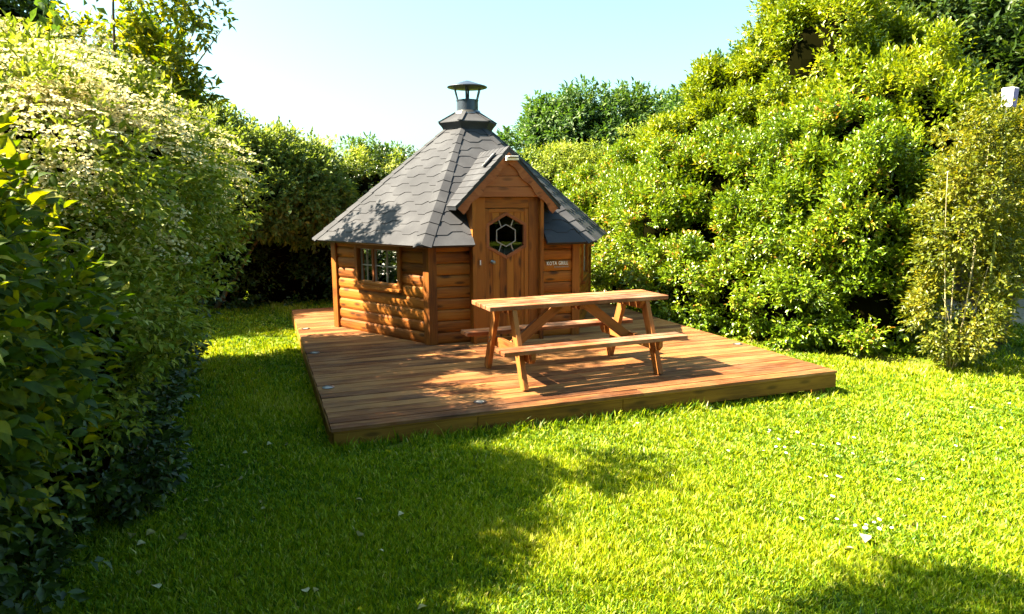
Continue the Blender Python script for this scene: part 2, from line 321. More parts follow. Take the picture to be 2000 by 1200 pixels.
# ------------------------------------------------------------------ picnic table
def build_table():
    t = tag(empty('picnic_table', (2.764, 5.854, 0), .0424), 'brown wooden picnic table with two attached benches on the deck', 'picnic table')
    L = 1.85; W = .50; Ht = .714; Hb = .379
    mb = MB(); pw = W / 4
    for k in range(4): mb.box((random.uniform(-.004, .004), -W / 2 + pw * (k + .5), Ht - .019 + random.uniform(-.001, .001)), (L, pw - .015, .038))
    mb.build('tabletop', M_table, t, bevel=.005)
    for s in (-1, 1):
        mb = MB()
        for k in range(2): mb.box((random.uniform(-.003, .003), s * (.568 - .05 - k * .103), Hb - .019), (L, .091, .038))
        mb.build('bench_seat', M_table, t, bevel=.005)
    for e in (-1, 1):
        ux = e * .69
        for s in (-1, 1):
            mb = MB(); mb.beam((ux, s * .455, 0.0), (ux, s * .185, .676), .045, .095, up=(0, 1, 0)); o = mb.build('leg', M_tleg, t, bevel=.004)
            for z in (.29, .33):
                bo = MB(); bo.tube([(ux - .03, s * (.455 - .27 * z / .676), z), (ux - .023, s * (.455 - .27 * z / .676), z)], .012, 8); bo.build('bolt', M_steel, o)
        xb = ux - e * .046
        mb = MB(); poly = [(-.54, .34), (-.54, .285), (-.50, .245), (.50, .245), (.54, .285), (.54, .34)]
        mb.prism(poly, 0, xb - .0225, xb + .0225, ga=1); mb.build('crossbeam', M_tleg, t, bevel=.004)
        mb = MB(); poly = [(-.24, .675), (-.20, .60), (.20, .60), (.24, .675)]
        mb.prism(poly, 0, xb - .0225, xb + .0225, ga=1); mb.build('top_cleat', M_tleg, t, bevel=.004)
        mb = MB(); mb.beam((xb - e * .03, 0, .30), (e * .13, 0, .66), .045, .09, up=(0, 0, 1)); mb.build('brace', M_tleg, t, bevel=.004)
    mb = MB(); mb.prism([(-.22, .674), (-.20, .63), (.20, .63), (.22, .674)], 0, -.03, .03, ga=1); mb.build('top_cleat', M_tleg, t, bevel=.004)
build_table()

# ------------------------------------------------------------------ grill cabin
CR, CA = 1.822, 1.822 * math.cos(R(30))       # wall corner radius, apothem
ER = 2.063; EA = ER * math.cos(R(30)); EZ = 1.14; AZ = 2.80
cabin = tag(empty('grill_cabin', (2.726, 9.079, 0), -.0198), 'small hexagonal log cabin with pointed grey shingle roof, hexagon door window and chimney', 'cabin')
def fr(k):            # frame of wall k: k=0 front, 1 right-front, ... counter-clockwise; t along wall (viewed from outside left to right), n outward
    a = R(-90 + 60 * k); n = Vector((math.cos(a), math.sin(a), 0)); t = Vector((-n.y, n.x, 0)); return n, t
def log_profile(z0, z1):
    return [(.02, z0), (.040, z0 + .004), (.050, z0 + (z1 - z0) * .22), (.053, z0 + (z1 - z0) * .5), (.050, z0 + (z1 - z0) * .80), (.040, z1 - .004), (.02, z1)]
def add_log(mb, k, t0, t1, z0, z1, base=CA - .05):
    n, t = fr(k); pr = [(-.01, z0)] + log_profile(z0, z1) + [(-.01, z1)]
    vs = []; gr = []
    m = len(pr)
    for tt in (t0, t1):
        for o, z in pr: vs.append(n * (base + o) + t * tt + Vector((0, 0, z))); gr.append((tt, o, z))
    fs = [(i, i + 1, m + i + 1, m + i) for i in range(m - 1)] + [(m - 1, 0, m, 2 * m - 1), list(range(m))[::-1], list(range(m, 2 * m))]
    mb.add(vs, fs, gr)
HW = CR / 2
def build_walls():
    WZ0, WZ1 = .64, 1.05
    wins = {5: (-.38, .38), 1: (-.38, .38)}
    for k in range(6):
        mb = MB(); z = .0; lh = .131
        holes = []
        if k == 0: holes = [(-.42, .42, -1, 3)]
        if k in wins: holes = [(wins[k][0], wins[k][1], WZ0, WZ1)]
        while z < 1.2:
            z1 = min(z + lh, 1.24)
            segs = [(-HW + .03, HW - .03)]
            for (a, b, c, d) in holes:
                if z1 > c + .03 and z < d - .03: segs = [(-HW + .03, a), (b, HW - .03)]
            for a, b in segs: add_log(mb, k, a, b, z + .001, z1)
            z = z1
        n, t = fr(k)
        if k == 0:
            for side_ in (0, 1):
                m2 = MB(); z = 0
                while z < 1.2:
                    z1 = min(z + lh, 1.24); add_log(m2, 0, *((-HW + .03, -.42) if side_ == 0 else (.42, HW - .03)), z + .001, z1); z = z1
                m2.build('log_wall', M_log, cabin)
        else: mb.build('log_wall', M_log, cabin, smooth=False)
        # inner lining, so the wall has thickness
        mb = MB(); Mx = Matrix((t, n, Vector((0, 0, 1)))).transposed()
        if holes:
            (a, b, c, d) = holes[0]
            for x0, x1, z0, z1 in ((-HW + .05, a, 0, 1.24), (b, HW - .05, 0, 1.24)) + (((a, b, 0, WZ0), (a, b, WZ1, 1.24)) if k else ()):
                mb.box(n * (CA - .085) + t * ((x0 + x1) / 2) + Vector((0, 0, (z0 + z1) / 2)), (x1 - x0, .03, z1 - z0), Mx)
                if not k: mb.build('wall_lining', M_log, cabin); mb = MB()
        else: mb.box(n * (CA - .085) + Vector((0, 0, .62)), (2 * HW - .1, .03, 1.24), Mx)
        if k: mb.build('wall_lining', M_log, cabin)
        # corner post at the right end of wall k
        n2, t2 = fr(k + 1); a = R(-60 + 60 * k); cd = Vector((math.cos(a), math.sin(a), 0)); c = cd * CR
        mb = MB()
        o1 = c + cd * .028
        pl = [o1, o1 + t2 * .095, o1 + t2 * .095 - n2 * .06, c - cd * .06, o1 - t * .095 - n * .06, o1 - t * .095]
        mb.prism([(p.x, p.y) for p in pl][::-1], 2, 0, 1.22, ga=2); mb.build('corner_post', M_trim, cabin, bevel=.004)
        # base and head rails
        mb = MB(); mb.box(n * (CA - .012) + Vector((0, 0, 1.185)), (2 * HW - .19, .04, .08), Mx) if k else None
        if k: mb.build('head_rail', M_trim, cabin)
    for k, (a, b) in wins.items():
        n, t = fr(k); Mx = Matrix((t, n, Vector((0, 0, 1)))).transposed(); up = Vector((0, 0, 1))
        def bx(mb, x0, x1, z0, z1, off, th): mb.box(n * (CA + off) + t * ((x0 + x1) / 2) + up * ((z0 + z1) / 2), (x1 - x0, th, z1 - z0), Mx, 0 if x1 - x0 > z1 - z0 else 2)
        mb = MB()
        bx(mb, a - .055, a, WZ0 - .04, WZ1 + .05, -.002, .055); bx(mb, b, b + .055, WZ0 - .04, WZ1 + .05, -.002, .055)
        bx(mb, a, b, WZ1, WZ1 + .05, -.003, .052); bx(mb, a, b, WZ0 - .04, WZ0, -.003, .052)
        bx(mb, a, a + .02, WZ0, WZ1, -.05, .06); bx(mb, b - .02, b, WZ0, WZ1, -.05, .06)
        f = mb.build('window', M_trim, cabin, bevel=.003)
        mb = MB(); bx(mb, a - .07, b + .07, WZ0 - .075, WZ0 - .041, .012, .09); mb.build('window_sill', M_trim, f, bevel=.004)
        # a third-width sash and a wide sash, as seen on the front-left wall
        s = -1 if k == 5 else 1; mx = a + (b - a) * .36
        mb = MB(); bx(mb, mx - .018, mx + .018, WZ0, WZ1, -.022, .04); mb.build('mullion', M_gable, f)
        mb = MB(); zc = (WZ0 + WZ1) / 2
        for p0, p1 in ((a + .02, mx - .018), (mx + .018, b - .02)):
            xc = (p0 + p1) / 2
            bx(mb, xc - .006, xc + .006, WZ0, WZ1, -.03, .02); bx(mb, p0, p1, zc - .006, zc + .006, -.03, .019)
            for q in ((p0, p0 + .012, WZ0, WZ1), (p1 - .012, p1, WZ0, WZ1), (p0, p1, WZ0, WZ0 + .012), (p0, p1, WZ1 - .012, WZ1)): bx(mb, *q, -.03, .021)
        mb.build('muntin', M_lead, f)
        mb = MB(); bx(mb, a + .02, b - .02, WZ0, WZ1, -.032, .003); mb.build('pane', M_glass, f)
build_walls()

SL = math.atan2(AZ - EZ, EA); NSL = Vector((0, 0, 0))
def face_to_world(k, u, s, h=0):      # u along the eave, s up the slope, h off the roof
    n, t = fr(k); cz, sz = math.cos(SL), math.sin(SL)
    return n * (EA - s * cz + h * sz) + t * u + Vector((0, 0, EZ + s * sz + h * cz))
def clip(poly, a, b, c):              # keep a*u+b*s<=c
    out = []
    for i in range(len(poly)):
        p, q = poly[i], poly[(i + 1) % len(poly)]; dp = a * p[0] + b * p[1] - c; dq = a * q[0] + b * q[1] - c
        if dp <= 0: out.append(p)
        if (dp < 0 < dq) or (dq < 0 < dp): t = dp / (dp - dq); out.append(tuple(p[j] + (q[j] - p[j]) * t for j in range(len(p))))
    return out
SMAX = 2.10
def regions(k):
    FL = EA / math.cos(SL)
    tri = [(1, ER / 2 / FL, ER / 2), (-1, ER / 2 / FL, ER / 2)]     # |u| <= ER/2*(1-s/FL)
    if k: return [tri]
    sn = .72
    return [tri + [(1, 0, -.435), (0, 1, sn)], tri + [(-1, 0, -.435), (0, 1, sn)], tri + [(0, -1, -sn)]]
def build_roof():
    mb = MB(); rng = random.Random(5)
    # solid deck boards under the shingles
    for k in range(6):
        for reg in regions(k):
            poly = [(-3, 0), (3, 0), (3, SMAX), (-3, SMAX)]
            for c in reg: poly = clip(poly, *c)
            if len(poly) < 3: continue
            n = len(poly); vs = [face_to_world(k, u, s, -.004) for u, s in poly] + [face_to_world(k, u, s, -.034) for u, s in poly]
            mb.add(vs, [list(range(n)), list(range(n, 2 * n))[::-1]] + [(i, n + i, n + (i + 1) % n, (i + 1) % n) for i in range(n)], None, .2)
    roof = mb.build('roof', M_black, cabin)
    mb = MB(); ch = .163; per = .36
    for k in range(6):
        c = 0; s0 = -.012
        while s0 < SMAX:
            ph = (c % 2) * per / 2 + k * .07
            # shingle course, zig-zag lower edge; each tab is one polygon with its own tint
            j0 = int(-1.4 / per) - 1
            for j in range(j0, -j0 + 1):
                u0 = j * per + ph; dz = .052
                low = [(u0, dz), (u0 + .06, 0), (u0 + per * .5, 0), (u0 + per * .5 + .06, dz), (u0 + per, dz)]
                if c == 0: low = [(u0, 0), (u0 + per, 0)]
                top = [(u0 + per, ch + dz), (u0, ch + dz)]
                poly0 = [(u, s0 + s, s / ch) for u, s in low] + [(u, s0 + s, s / ch) for u, s in top]
                for reg in regions(k):
                    poly = [(p[0], p[1], p[2]) for p in poly0]
                    for cc in reg + [(0, 1, SMAX)]:
                        poly = clip(poly, *cc)
                        if len(poly) < 3: break
                    if len(poly) < 3: continue
                    n = len(poly); hh = [.012 * (1 - min(p[2], 1.2) * .62) for p in poly]
                    lift = rng.uniform(0, .0015)
                    vs = [face_to_world(k, p[0], p[1], h + lift) for p, h in zip(poly, hh)] + [face_to_world(k, p[0], p[1], h - .009 + lift) for p, h in zip(poly, hh)]
                    mb.add(vs, [list(range(n))] + [(i, n + i, n + (i + 1) % n, (i + 1) % n) for i in range(n)], None, rng.random())
            s0 += ch; c += 1
    mb.build('shingles', M_shingle, roof)
    # hip caps, overlapping pieces
    for k in range(6):
        mb = MB(); a = R(-60 + 60 * k); cd = Vector((math.cos(a), math.sin(a), 0))
        e0 = cd * ER + Vector((0, 0, EZ)); e1 = Vector((0, 0, AZ)); hd = (e1 - e0).normalized(); Lh = (e1 - e0).length * (SMAX / (EA / math.cos(SL)))
        def side(kk):
            n, t = fr(kk); nn = n * math.sin(SL) + Vector((0, 0, math.cos(SL))); w = nn.cross(hd); return w.normalized(), nn
        wl, nl = side(k); wr, nr = side(k + 1)
        if wl.dot(fr(k)[1]) > 0: wl = -wl
        if wr.dot(fr(k + 1)[1]) < 0: wr = -wr
        s = .0; cw = .105
        while s < Lh:
            s2 = min(s + .215, Lh + .02); w = min(cw, max(.05, cw * 1.3 * (1 - s / Lh * .75)))
            for ww, nn in ((wl, nl), (wr, nr)):
                top = .018; lo_ = 0; b0 = e0 + hd * s; b1 = e0 + hd * s2
                cn = (nl + nr).normalized()
                vs = [b0 + cn * .024, b0 + ww * w + nn * .02, b1 + ww * w * .97 + nn * .012, b1 + cn * .014,
                      b0 + cn * .012, b0 + ww * w + nn * .004, b1 + ww * w * .97 + nn * .002, b1 + cn * .004]
                mb.add(vs, [(0, 1, 2, 3), (4, 7, 6, 5), (0, 4, 5, 1), (1, 5, 6, 2), (2, 6, 7, 3)], None, random.random())
            s += .19
        mb.build('hip_cap', M_shingle, roof)
    # collar and chimney
    a0 = R(-60)
    mb = MB(); r0 = .405
    mb.lathe([(.33, 2.53), (.352, 2.572), (r0, 2.632), (r0 - .004, 2.642), (.175, 2.770), (.15, 2.79)], (0, 0, 0), 6, a0)
    col = mb.build('roof_collar', M_shingle, cabin)
    for k in range(6):
        mb = MB(); a = a0 + k * R(60); cd = Vector((math.cos(a), math.sin(a), 0)); b0 = cd * r0 + Vector((0, 0, 2.642)); b1 = cd * .175 + Vector((0, 0, 2.772))
        mb.beam(b0 + Vector((0, 0, .004)), b1 + Vector((0, 0, .004)), .06, .008); mb.build('hip_cap', M_shingle, col)
    mb = MB(); mb.lathe([(.19, 2.755), (.165, 2.80), (.146, 2.802)], n=32); mb.build('flashing', M_steel, col, smooth=True)
    mb = MB(); mb.lathe([(.143, 2.75), (.143, 2.925), (.149, 2.927), (.149, 2.94), (.143, 2.942), (.128, 2.942), (.128, 2.6)], n=36)
    mb.build('chimney_pipe', M_cowl, cabin, smooth=True).modifiers.new('es', 'EDGE_SPLIT').split_angle = R(35)
    mb = MB(); mb.lathe([(.0, 3.195), (.03, 3.188), (.262, 3.112), (.268, 3.104), (.262, 3.098), (.12, 3.085), (0, 3.08)], n=40)
    cw = mb.build('chimney_cowl', M_cowl, cabin, smooth=True); cw.modifiers.new('es', 'EDGE_SPLIT').split_angle = R(25)
    for k in range(6):
        a = R(10 + 60 * k); cd = Vector((math.cos(a), math.sin(a), 0)); td = Vector((-cd.y, cd.x, 0))
        mb = MB(); mb.beam(cd * .138 + Vector((0, 0, 2.90)), cd * .195 + Vector((0, 0, 3.10)), .026, .004, up=cd); mb.build('strut', M_cowl, cw)
build_roof()

def build_entrance():
    up = Vector((0, 0, 1)); cx = -.012
    DYp = -1.62                                   # plane of the door
    def bx(mb, x0, x1, y0, y1, z0, z1, ax=None):
        mb.box(((x0 + x1) / 2, (y0 + y1) / 2, (z0 + z1) / 2), (x1 - x0, y1 - y0, z1 - z0), None, ax if ax is not None else (0 if x1 - x0 > z1 - z0 else 2))
    bw = .428
    f = MB()
    for s in (-1, 1):
        xa, xb = sorted((cx + s * bw, cx + s * (bw - .04)))
        bx(f, xa, xb, -1.715, -1.50, 0, 1.66, 2)
        xc, xd = sorted((cx + s * (bw - .002), cx + s * (bw - .03)))
        bx(f, xc, xd, -1.50, -1.18, 1.15, 1.66, 1)                       # cheek above the roof
        xa, xb = sorted((cx + s * (bw - .041), cx + s * .262))
        bx(f, xa, xb, DYp - .035, DYp + .02, 0, 1.66, 2)                # broad upright boards beside the door
    bx(f, cx - .262, cx + .262, DYp - .034, DYp + .02, 1.54, 1.66, 0)
    bx(f, cx - bw + .041, cx + bw - .041, DYp - .06, DYp + .02, 0, .05, 0)
    fo = f.build('door_frame', M_trim, cabin, bevel=.003)
    # door leaf with tongue and groove boards and a hexagonal opening
    hc = (cx - .004, 1.226); HRz = .262; HRx = .235
    hexo = [(0, HRz), (-HRx, HRz * .5), (-HRx, -HRz * .5), (0, -HRz), (HRx, -HRz * .5), (HRx, HRz * .5)]
    hexo = [(hc[0] + a, hc[1] + b) for a, b in hexo]
    def hz(x, top):                                # hexagon edge height at x
        ax = abs(x - hc[0]); 
        if ax >= HRx: return None
        h = HRz - ax / HRx * HRz * .5; return hc[1] + (h if top else -h)
    mb = MB(); x0 = cx - .258; n = 6; pw = .516 / n
    for i in range(n):
        a = x0 + i * pw + .002; b = x0 + (i + 1) * pw - .002
        cuts = sorted(set([a, b] + [c for c in (hc[0] - HRx, hc[0], hc[0] + HRx) if a < c < b]))
        tnt = random.random()
        for p, q in zip(cuts[:-1], cuts[1:]):
            m_ = (p + q) / 2
            if abs(m_ - hc[0]) >= HRx: mb.prism([(p, .05), (q, .05), (q, 1.535), (p, 1.535)], 1, DYp - .018, DYp + .018, ga=2, tint=tnt)
            else:
                e = 1e-6
                mb.prism([(p, .05), (q, .05), (q, hz(q - e * (q > m_), False) or hc[1]), (p, hz(p + e, False) or hc[1])], 1, DYp - .018, DYp + .018, ga=2, tint=tnt)
                mb.prism([(p, hz(p + e, True) or hc[1]), (q, hz(q - e, True) or hc[1]), (q, 1.535), (p, 1.535)], 1, DYp - .018, DYp + .018, ga=2, tint=tnt)
    mb.box((cx, DYp + .006, .8 - .01), (.51, .012, .0001))
    door = mb.build('door', M_log, cabin, bevel=.002)
    mb = MB()                                      # slim frame lists round the leaf
    bx(mb, cx - .262, cx - .215, DYp - .028, DYp - .0185, .05, 1.53, 2); bx(mb, cx + .215, cx + .262, DYp - .028, DYp - .0185, .05, 1.53, 2)
    bx(mb, cx - .214, cx + .214, DYp - .028, DYp - .0185, 1.49, 1.53, 0)
    mb.build('door_trim', M_trim, door, bevel=.002)
    mb = MB()
    for i in range(6):
        (ax_, az_), (bx_, bz_) = hexo[i], hexo[(i + 1) % 6]
        def sc(p, k): return (hc[0] + (p[0] - hc[0]) * k, hc[1] + (p[1] - hc[1]) * k)
        A, B = hexo[i], hexo[(i + 1) % 6]; q = [sc(A, .88), sc(B, .88), sc(B, 1.03), sc(A, 1.03)]
        mb.prism(q, 1, DYp - .030, DYp + .025, ga=0 if i in (0, 2, 3, 5) else 2)
    mb.build('window_surround', M_gable, door, bevel=.003)
    mb = MB()
    inner = [(hc[0] + (p[0] - hc[0]) * .48, hc[1] + (p[1] - hc[1]) * .48) for p in hexo]
    yy = DYp - .004
    for i in range(6):
        A, B = inner[i], inner[(i + 1) % 6]; mb.beam((A[0], yy, A[1]), (B[0], yy, B[1]), .009, .011, up=(0, 1, 0))
    for i, k in ((0, -.35), (0, .35), (3, -.35), (3, .35), (1, 0), (2, 0), (4, 0), (5, 0)):
        A = hexo[i]
        if i in (0, 3):
            nb = hexo[(i + (1 if k < 0 else -1)) % 6]; A = (A[0] + (nb[0] - A[0]) * .42, A[1] + (nb[1] - A[1]) * .42)
            ib = inner[(i + (1 if k < 0 else -1)) % 6]; Bp = (inner[i][0] + (ib[0] - inner[i][0]) * .5, inner[i][1] + (ib[1] - inner[i][1]) * .5)
        else: continue
        A = (hc[0] + (A[0] - hc[0]) * .9, hc[1] + (A[1] - hc[1]) * .9)
        mb.beam((A[0], yy, A[1]), (Bp[0], yy, Bp[1]), .009, .011, up=(0, 1, 0))
    mb.build('leading', M_lead, door)
    mb = MB(); mb.prism([(hc[0] + (p[0] - hc[0]) * .9, hc[1] + (p[1] - hc[1]) * .9) for p in hexo], 1, DYp + .004, DYp + .007); mb.build('door_window', M_glass, door)
    mb = MB(); mb.tube([(cx - .175, DYp - .02, .926), (cx - .175, DYp - .03, .926)], .026, 16); mb.tube([(cx - .175, DYp - .03, .926), (cx - .175, DYp - .055, .926), (cx - .175, DYp - .075, .926), (cx - .175, DYp - .08, .926)], [.01, .012, .024, .014], 14)
    mb.build('door_knob', M_steel, door, smooth=True)
    mb = MB(); bx(mb, cx - .33, cx - .318, DYp - .045, DYp - .035, .90, .955); mb.build('latch_plate', M_white, fo)
    # gable above the door
    YF = -1.739; pk = 2.205; ez = 1.556; hw = .622; sl = math.atan2(pk - ez, hw); yb = -.45
    th = .036
    # horizontal siding boards, front flush with the box
    mb = MB(); z = 1.655; rows = [1.662, 1.775, 1.895, 2.02, 2.15]
    for z0, z1 in zip(rows[:-1], rows[1:]):
        def wx(z): return (pk - .03 - z) / math.tan(sl)
        mb.prism([(cx - wx(z0), z0 + .002), (cx + wx(z0), z0 + .002), (cx + max(wx(z1), .0), z1 - .002), (cx - max(wx(z1), .0), z1 - .002)], 1, -1.712, -1.66, ga=0)
    mb.build('gable_board', M_gable, cabin, bevel=.004)
    # wavy bargeboards
    for s in (-1, 1):
        mb = MB(); N = 26; outer = []; inner_ = []
        Lb = math.hypot(hw, pk - ez); dx, dz = s * math.cos(sl), -math.sin(sl); nx, nz = -s * math.sin(sl) * 1, -math.cos(sl)
        for i in range(N + 1):
            q = i / N * (Lb - .035); wv = .085 + .012 * math.sin(q / Lb * 2 * math.pi * 3.5)
            if i > N - 3: wv = .095
            px, pz = cx + dx * q, pk - .042 + dz * q
            outer.append((px, pz)); ix, iz = px + nx * wv, pz + nz * wv
            if s * (ix - cx) < 0.0005: ix = cx + s * .0005
            inner_.append((ix, iz))
        for i in range(N):
            mb.prism([outer[i], outer[i + 1], inner_[i + 1], inner_[i]], 1, YF + .002, -1.713, ga=0, tint=.4)
        mb.build('bargeboard', M_gable, cabin)
    # two roof slopes
    for s in (-1, 1):
        mb = MB(); q = [(cx, pk), (cx + s * hw, ez), (cx + s * hw - s * .0, ez - th * 1.0), (cx, pk - th * 1.4)]
        # back end follows the main roof: three-point polygon in plan
        def mainy(z): return -(EA - (z - EZ) / math.tan(SL))
        yb0, yb1 = mainy(pk) + .12, mainy(ez) + .12
        vs = [(cx, YF, pk), (cx + s * hw, YF, ez), (cx + s * hw, yb1, ez), (cx, yb0, pk), (cx, YF, pk - th * 1.4), (cx + s * hw, YF, ez - th), (cx + s * hw, yb1, ez - th), (cx, yb0, pk - th * 1.4)]
        mb.add(vs, [(0, 1, 2, 3), (4, 7, 6, 5), (0, 4, 5, 1), (1, 5, 6, 2), (2, 6, 7, 3), (0, 3, 7, 4)], None, .3)
        g = mb.build('gable_roof', M_black, cabin)
        mb = MB(); Ls = math.hypot(hw, pk - ez); q0 = 0; n = 0; ch = .1
        d = Vector((s * math.cos(sl), 0, -math.sin(sl))); nn = Vector((s * math.sin(sl), 0, math.cos(sl)))
        while q0 < Ls:
            y = YF - .012; q1 = min(q0 + ch, Ls + .012); j = 0
            y2 = (yb0 + (yb1 - yb0) * min(1, q1 / Ls))
            while y < y2:
                yn = min(y + .17 + random.uniform(-.01, .01), y2)
                st = Vector((cx, 0, pk))
                top0 = st + d * (q0 - .01) + nn * .006; bot = st + d * q1 + nn * .013; lo = st + d * q1 + nn * .003; t2 = st + d * (q0 - .01) + nn * .0
                a_, b_ = Vector((0, y, 0)), Vector((0, yn, 0))
                mb.add([top0 + a_, bot + a_, bot + b_, top0 + b_, t2 + a_, lo + a_, lo + b_, t2 + b_], [(0, 1, 2, 3), (1, 5, 6, 2), (0, 4, 5, 1), (4, 7, 6, 5), (2, 6, 7, 3)], None, random.random())
                y = yn + .001
            q0 += ch; n += 1
        mb.build('shingles', M_shingle, g)
        if s < 0:
            q = .2; c0 = Vector((cx, -1.52, pk)) + d * q + nn * .035; Mx = Matrix((d, Vector((0, 1, 0)), nn)).transposed()
            mb = MB(); mb.box(c0, (.20, .075, .014), Mx); sp = mb.build('solar_panel', M_panel, g, bevel=.002)
            mb = MB(); mb.box(c0 - nn * .010 + Vector((0, .045, 0)), (.20, .016, .03), Mx); mb.build('panel_frame', M_white, g)
    mb = MB(); pts = Vector((cx, 0, pk + .008))
    for s in (-1, 1):
        d = Vector((s * math.cos(sl), 0, -math.sin(sl))); y = YF - .014
        while y < -.62:
            yn = min(y + .19, -.6); a_, b_ = Vector((0, y, 0)), Vector((0, yn, 0)); u_ = Vector((0, 0, .012))
            mb.add([pts + u_ + a_, pts + d * .09 + u_ + a_, pts + d * .09 + u_ * .6 + b_, pts + u_ * .5 + b_, pts + a_ - u_ * .2, pts + d * .09 + a_], [(0, 1, 2, 3), (0, 4, 5, 1)], None, random.random()); y = yn - .02
    mb.build('ridge_cap', M_shingle, cabin)
    # small light fitting under the gable point
    mb = MB(); bx(mb, cx - .048, cx + .10, YF - .05, YF - .002, 2.066, 2.092); bx(mb, cx - .03, cx + .085, YF - .085, YF - .004, 2.100, 2.112); bx(mb, cx - .05, cx - .034, YF - .06, YF - .003, 2.06, 2.112)
    gl = mb.build('gable_light', M_white, cabin, bevel=.003)
    # lettering right of the door
    def text(body, size, x, z, ext, m, name, y, bold=0):
        cu = bpy.data.curves.new(name, 'FONT'); cu.body = body; cu.size = size; cu.extrude = ext; cu.offset = bold; cu.resolution_u = 2; cu.space_character = 1.12
        to = bpy.data.objects.new('tmp', cu); C.objects.link(to); dg = bpy.context.evaluated_depsgraph_get(); dg.update()
        me = bpy.data.meshes.new_from_object(to.evaluated_get(dg)); bpy.data.objects.remove(to)
        me.materials.clear(); me.materials.append(m); o = bpy.data.objects.new(name, me); C.objects.link(o); o.parent = cabin
        xs = [v.co.x for v in me.vertices]; o.rotation_euler = (R(90), 0, 0); o.location = (x, y, z); return o, (max(xs) - min(xs))
    o, w = text('KOTA GRILL', .060, .502, .862, .003, M_white, 'sign_lettering', -1.590, .0010); o.scale.x = .275 / w
    # short pale line under it (illegible in the photo): a thin strip of ticks
    mb = MB(); rr = random.Random(2); x = .60
    while x < .78:
        w = rr.uniform(.006, .012); bx(mb, x, x + w, -1.596, -1.590, .832, .832 + rr.uniform(.010, .015)); x += w + .005
    mb.build('sign_underline', M_lead, cabin)
    # interior
    mb = MB(); mb.prism([(1.75 * math.cos(R(-60 + 60 * k)), 1.75 * math.sin(R(-60 + 60 * k))) for k in range(6)], 2, .002, .03); mb.build('floor', M_log, cabin)
    for k in (1, 2, 3, 4, 5):
        n, t = fr(k); Mx = Matrix((t, n, up)).transposed(); mb = MB()
        mb.box(n * (CA - .33) + up * .40, (1.25, .42, .04), Mx); mb.box(n * (CA - .50) + up * .2, (1.15, .03, .36), Mx); be = mb.build('inside_bench', M_log, cabin)
        mb = MB(); mb.box(n * (CA - .33) + up * .445, (1.1, .38, .045), Mx); mb.build('bench_cushion', M_inner, be, bevel=.015)
        mb = MB(); mb.box(n * (CA - .14) + up * .72, (1.25, .04, .46), Mx); mb.build('back_cushion', M_inner, be, bevel=.01)
    mb = MB(); mb.lathe([(.42, .62), (.45, .63), (.45, .66), (.24, .66)], n=6); mb.lathe([(.14, .03), (.16, .3), (.24, .6), (.24, .64), (.2, .62), (0, .6)], n=18); mb.build('grill', M_grill, cabin)
    mb = MB(); mb.lathe([(.38, .665), (.72, .665), (.72, .69), (.38, .69), (.38, .665)], n=6, a0=R(30)); mb.build('grill_table', M_inner, cabin)
    mb = MB(); mb.lathe([(.36, 1.5), (.14, 1.9), (.128, 2.6)], n=18); mb.build('smoke_hood', M_grill, cabin)
build_entrance()

#FOLIAGE
# ------------------------------------------------------------------ foliage
T4 = (np.array([(0, 0, 0), (-.5, .45, .12), (0, 1, -.08), (.5, .45, .12)]), [(0, 3, 2), (0, 2, 1)])
T7 = (np.array([(0, 0, 0), (-.42, .28, .10), (-.40, .62, .10), (0, 1, -.14), (.40, .62, .10), (.42, .28, .10), (0, .5, .02)]),
      [(0, 5, 6), (5, 4, 6), (4, 3, 6), (0, 6, 1), (1, 6, 2), (2, 6, 3)])
T11 = (np.array([(0, 0, 0), (-.26, .14, .06), (-.45, .36, .11), (-.40, .62, .09), (-.18, .86, -.02), (0, 1.06, -.16), (.18, .86, -.02), (.40, .62, .09), (.45, .36, .11), (.26, .14, .06), (0, .25, .02), (0, .5, .03), (0, .78, -.03)]),
       [(0, 9, 10), (9, 8, 11, 10), (8, 7, 11), (7, 6, 12, 11), (6, 5, 12), (0, 10, 1), (1, 10, 11, 2), (2, 11, 3), (3, 11, 12, 4), (4, 12, 5)])
TP = (np.array([(-.5, 0, 0), (0, -.5, .05), (.5, 0, 0), (0, .5, .05)]), [(0, 1, 2, 3)])
def leaves(name, base, direc, normal, length, width, tint, T, m, parent):
    tv, tf = T; n = len(base)
    y = direc / (np.linalg.norm(direc, axis=1, keepdims=True) + 1e-9)
    x = np.cross(y, normal); x /= (np.linalg.norm(x, axis=1, keepdims=True) + 1e-9); z = np.cross(x, y)
    V = base[:, None] + (x[:, None] * (tv[None, :, 0:1] * width[:, None, None]) + y[:, None] * (tv[None, :, 1:2] * length[:, None, None]) + z[:, None] * (tv[None, :, 2:3] * length[:, None, None]))
    k = len(tv); o = np.arange(n) * k
    nf = len(tf); fl = np.array([i for f in tf for i in f]); sz = np.array([len(f) for f in tf])
    return npmesh(name, V.reshape(-1, 3), (o[:, None] + fl[None]).ravel(), np.tile(sz, n), m, parent, np.repeat(tint, k))
def unit(rng, n):
    v = rng.normal(size=(n, 3)); return v / np.linalg.norm(v, axis=1, keepdims=True)
def nrm(v): return v / (np.linalg.norm(v, axis=1, keepdims=True) + 1e-9)
def outside(P):     # keep leaves out of the cabin and the ground and off the deck floor
    q = P[:, :2] - np.array([2.726, 9.079]); r = np.hypot(q[:, 0], q[:, 1])
    ok = ~((r < 2.12) & (P[:, 2] < 2.7)) & (P[:, 2] > gz(P[:, 0], P[:, 1]) + .02)
    ok &= ~((P[:, 0] > DX) & (P[:, 0] < DX + DW) & (P[:, 1] > DY) & (P[:, 1] < DY + DD) & (P[:, 2] < .015))
    return ok
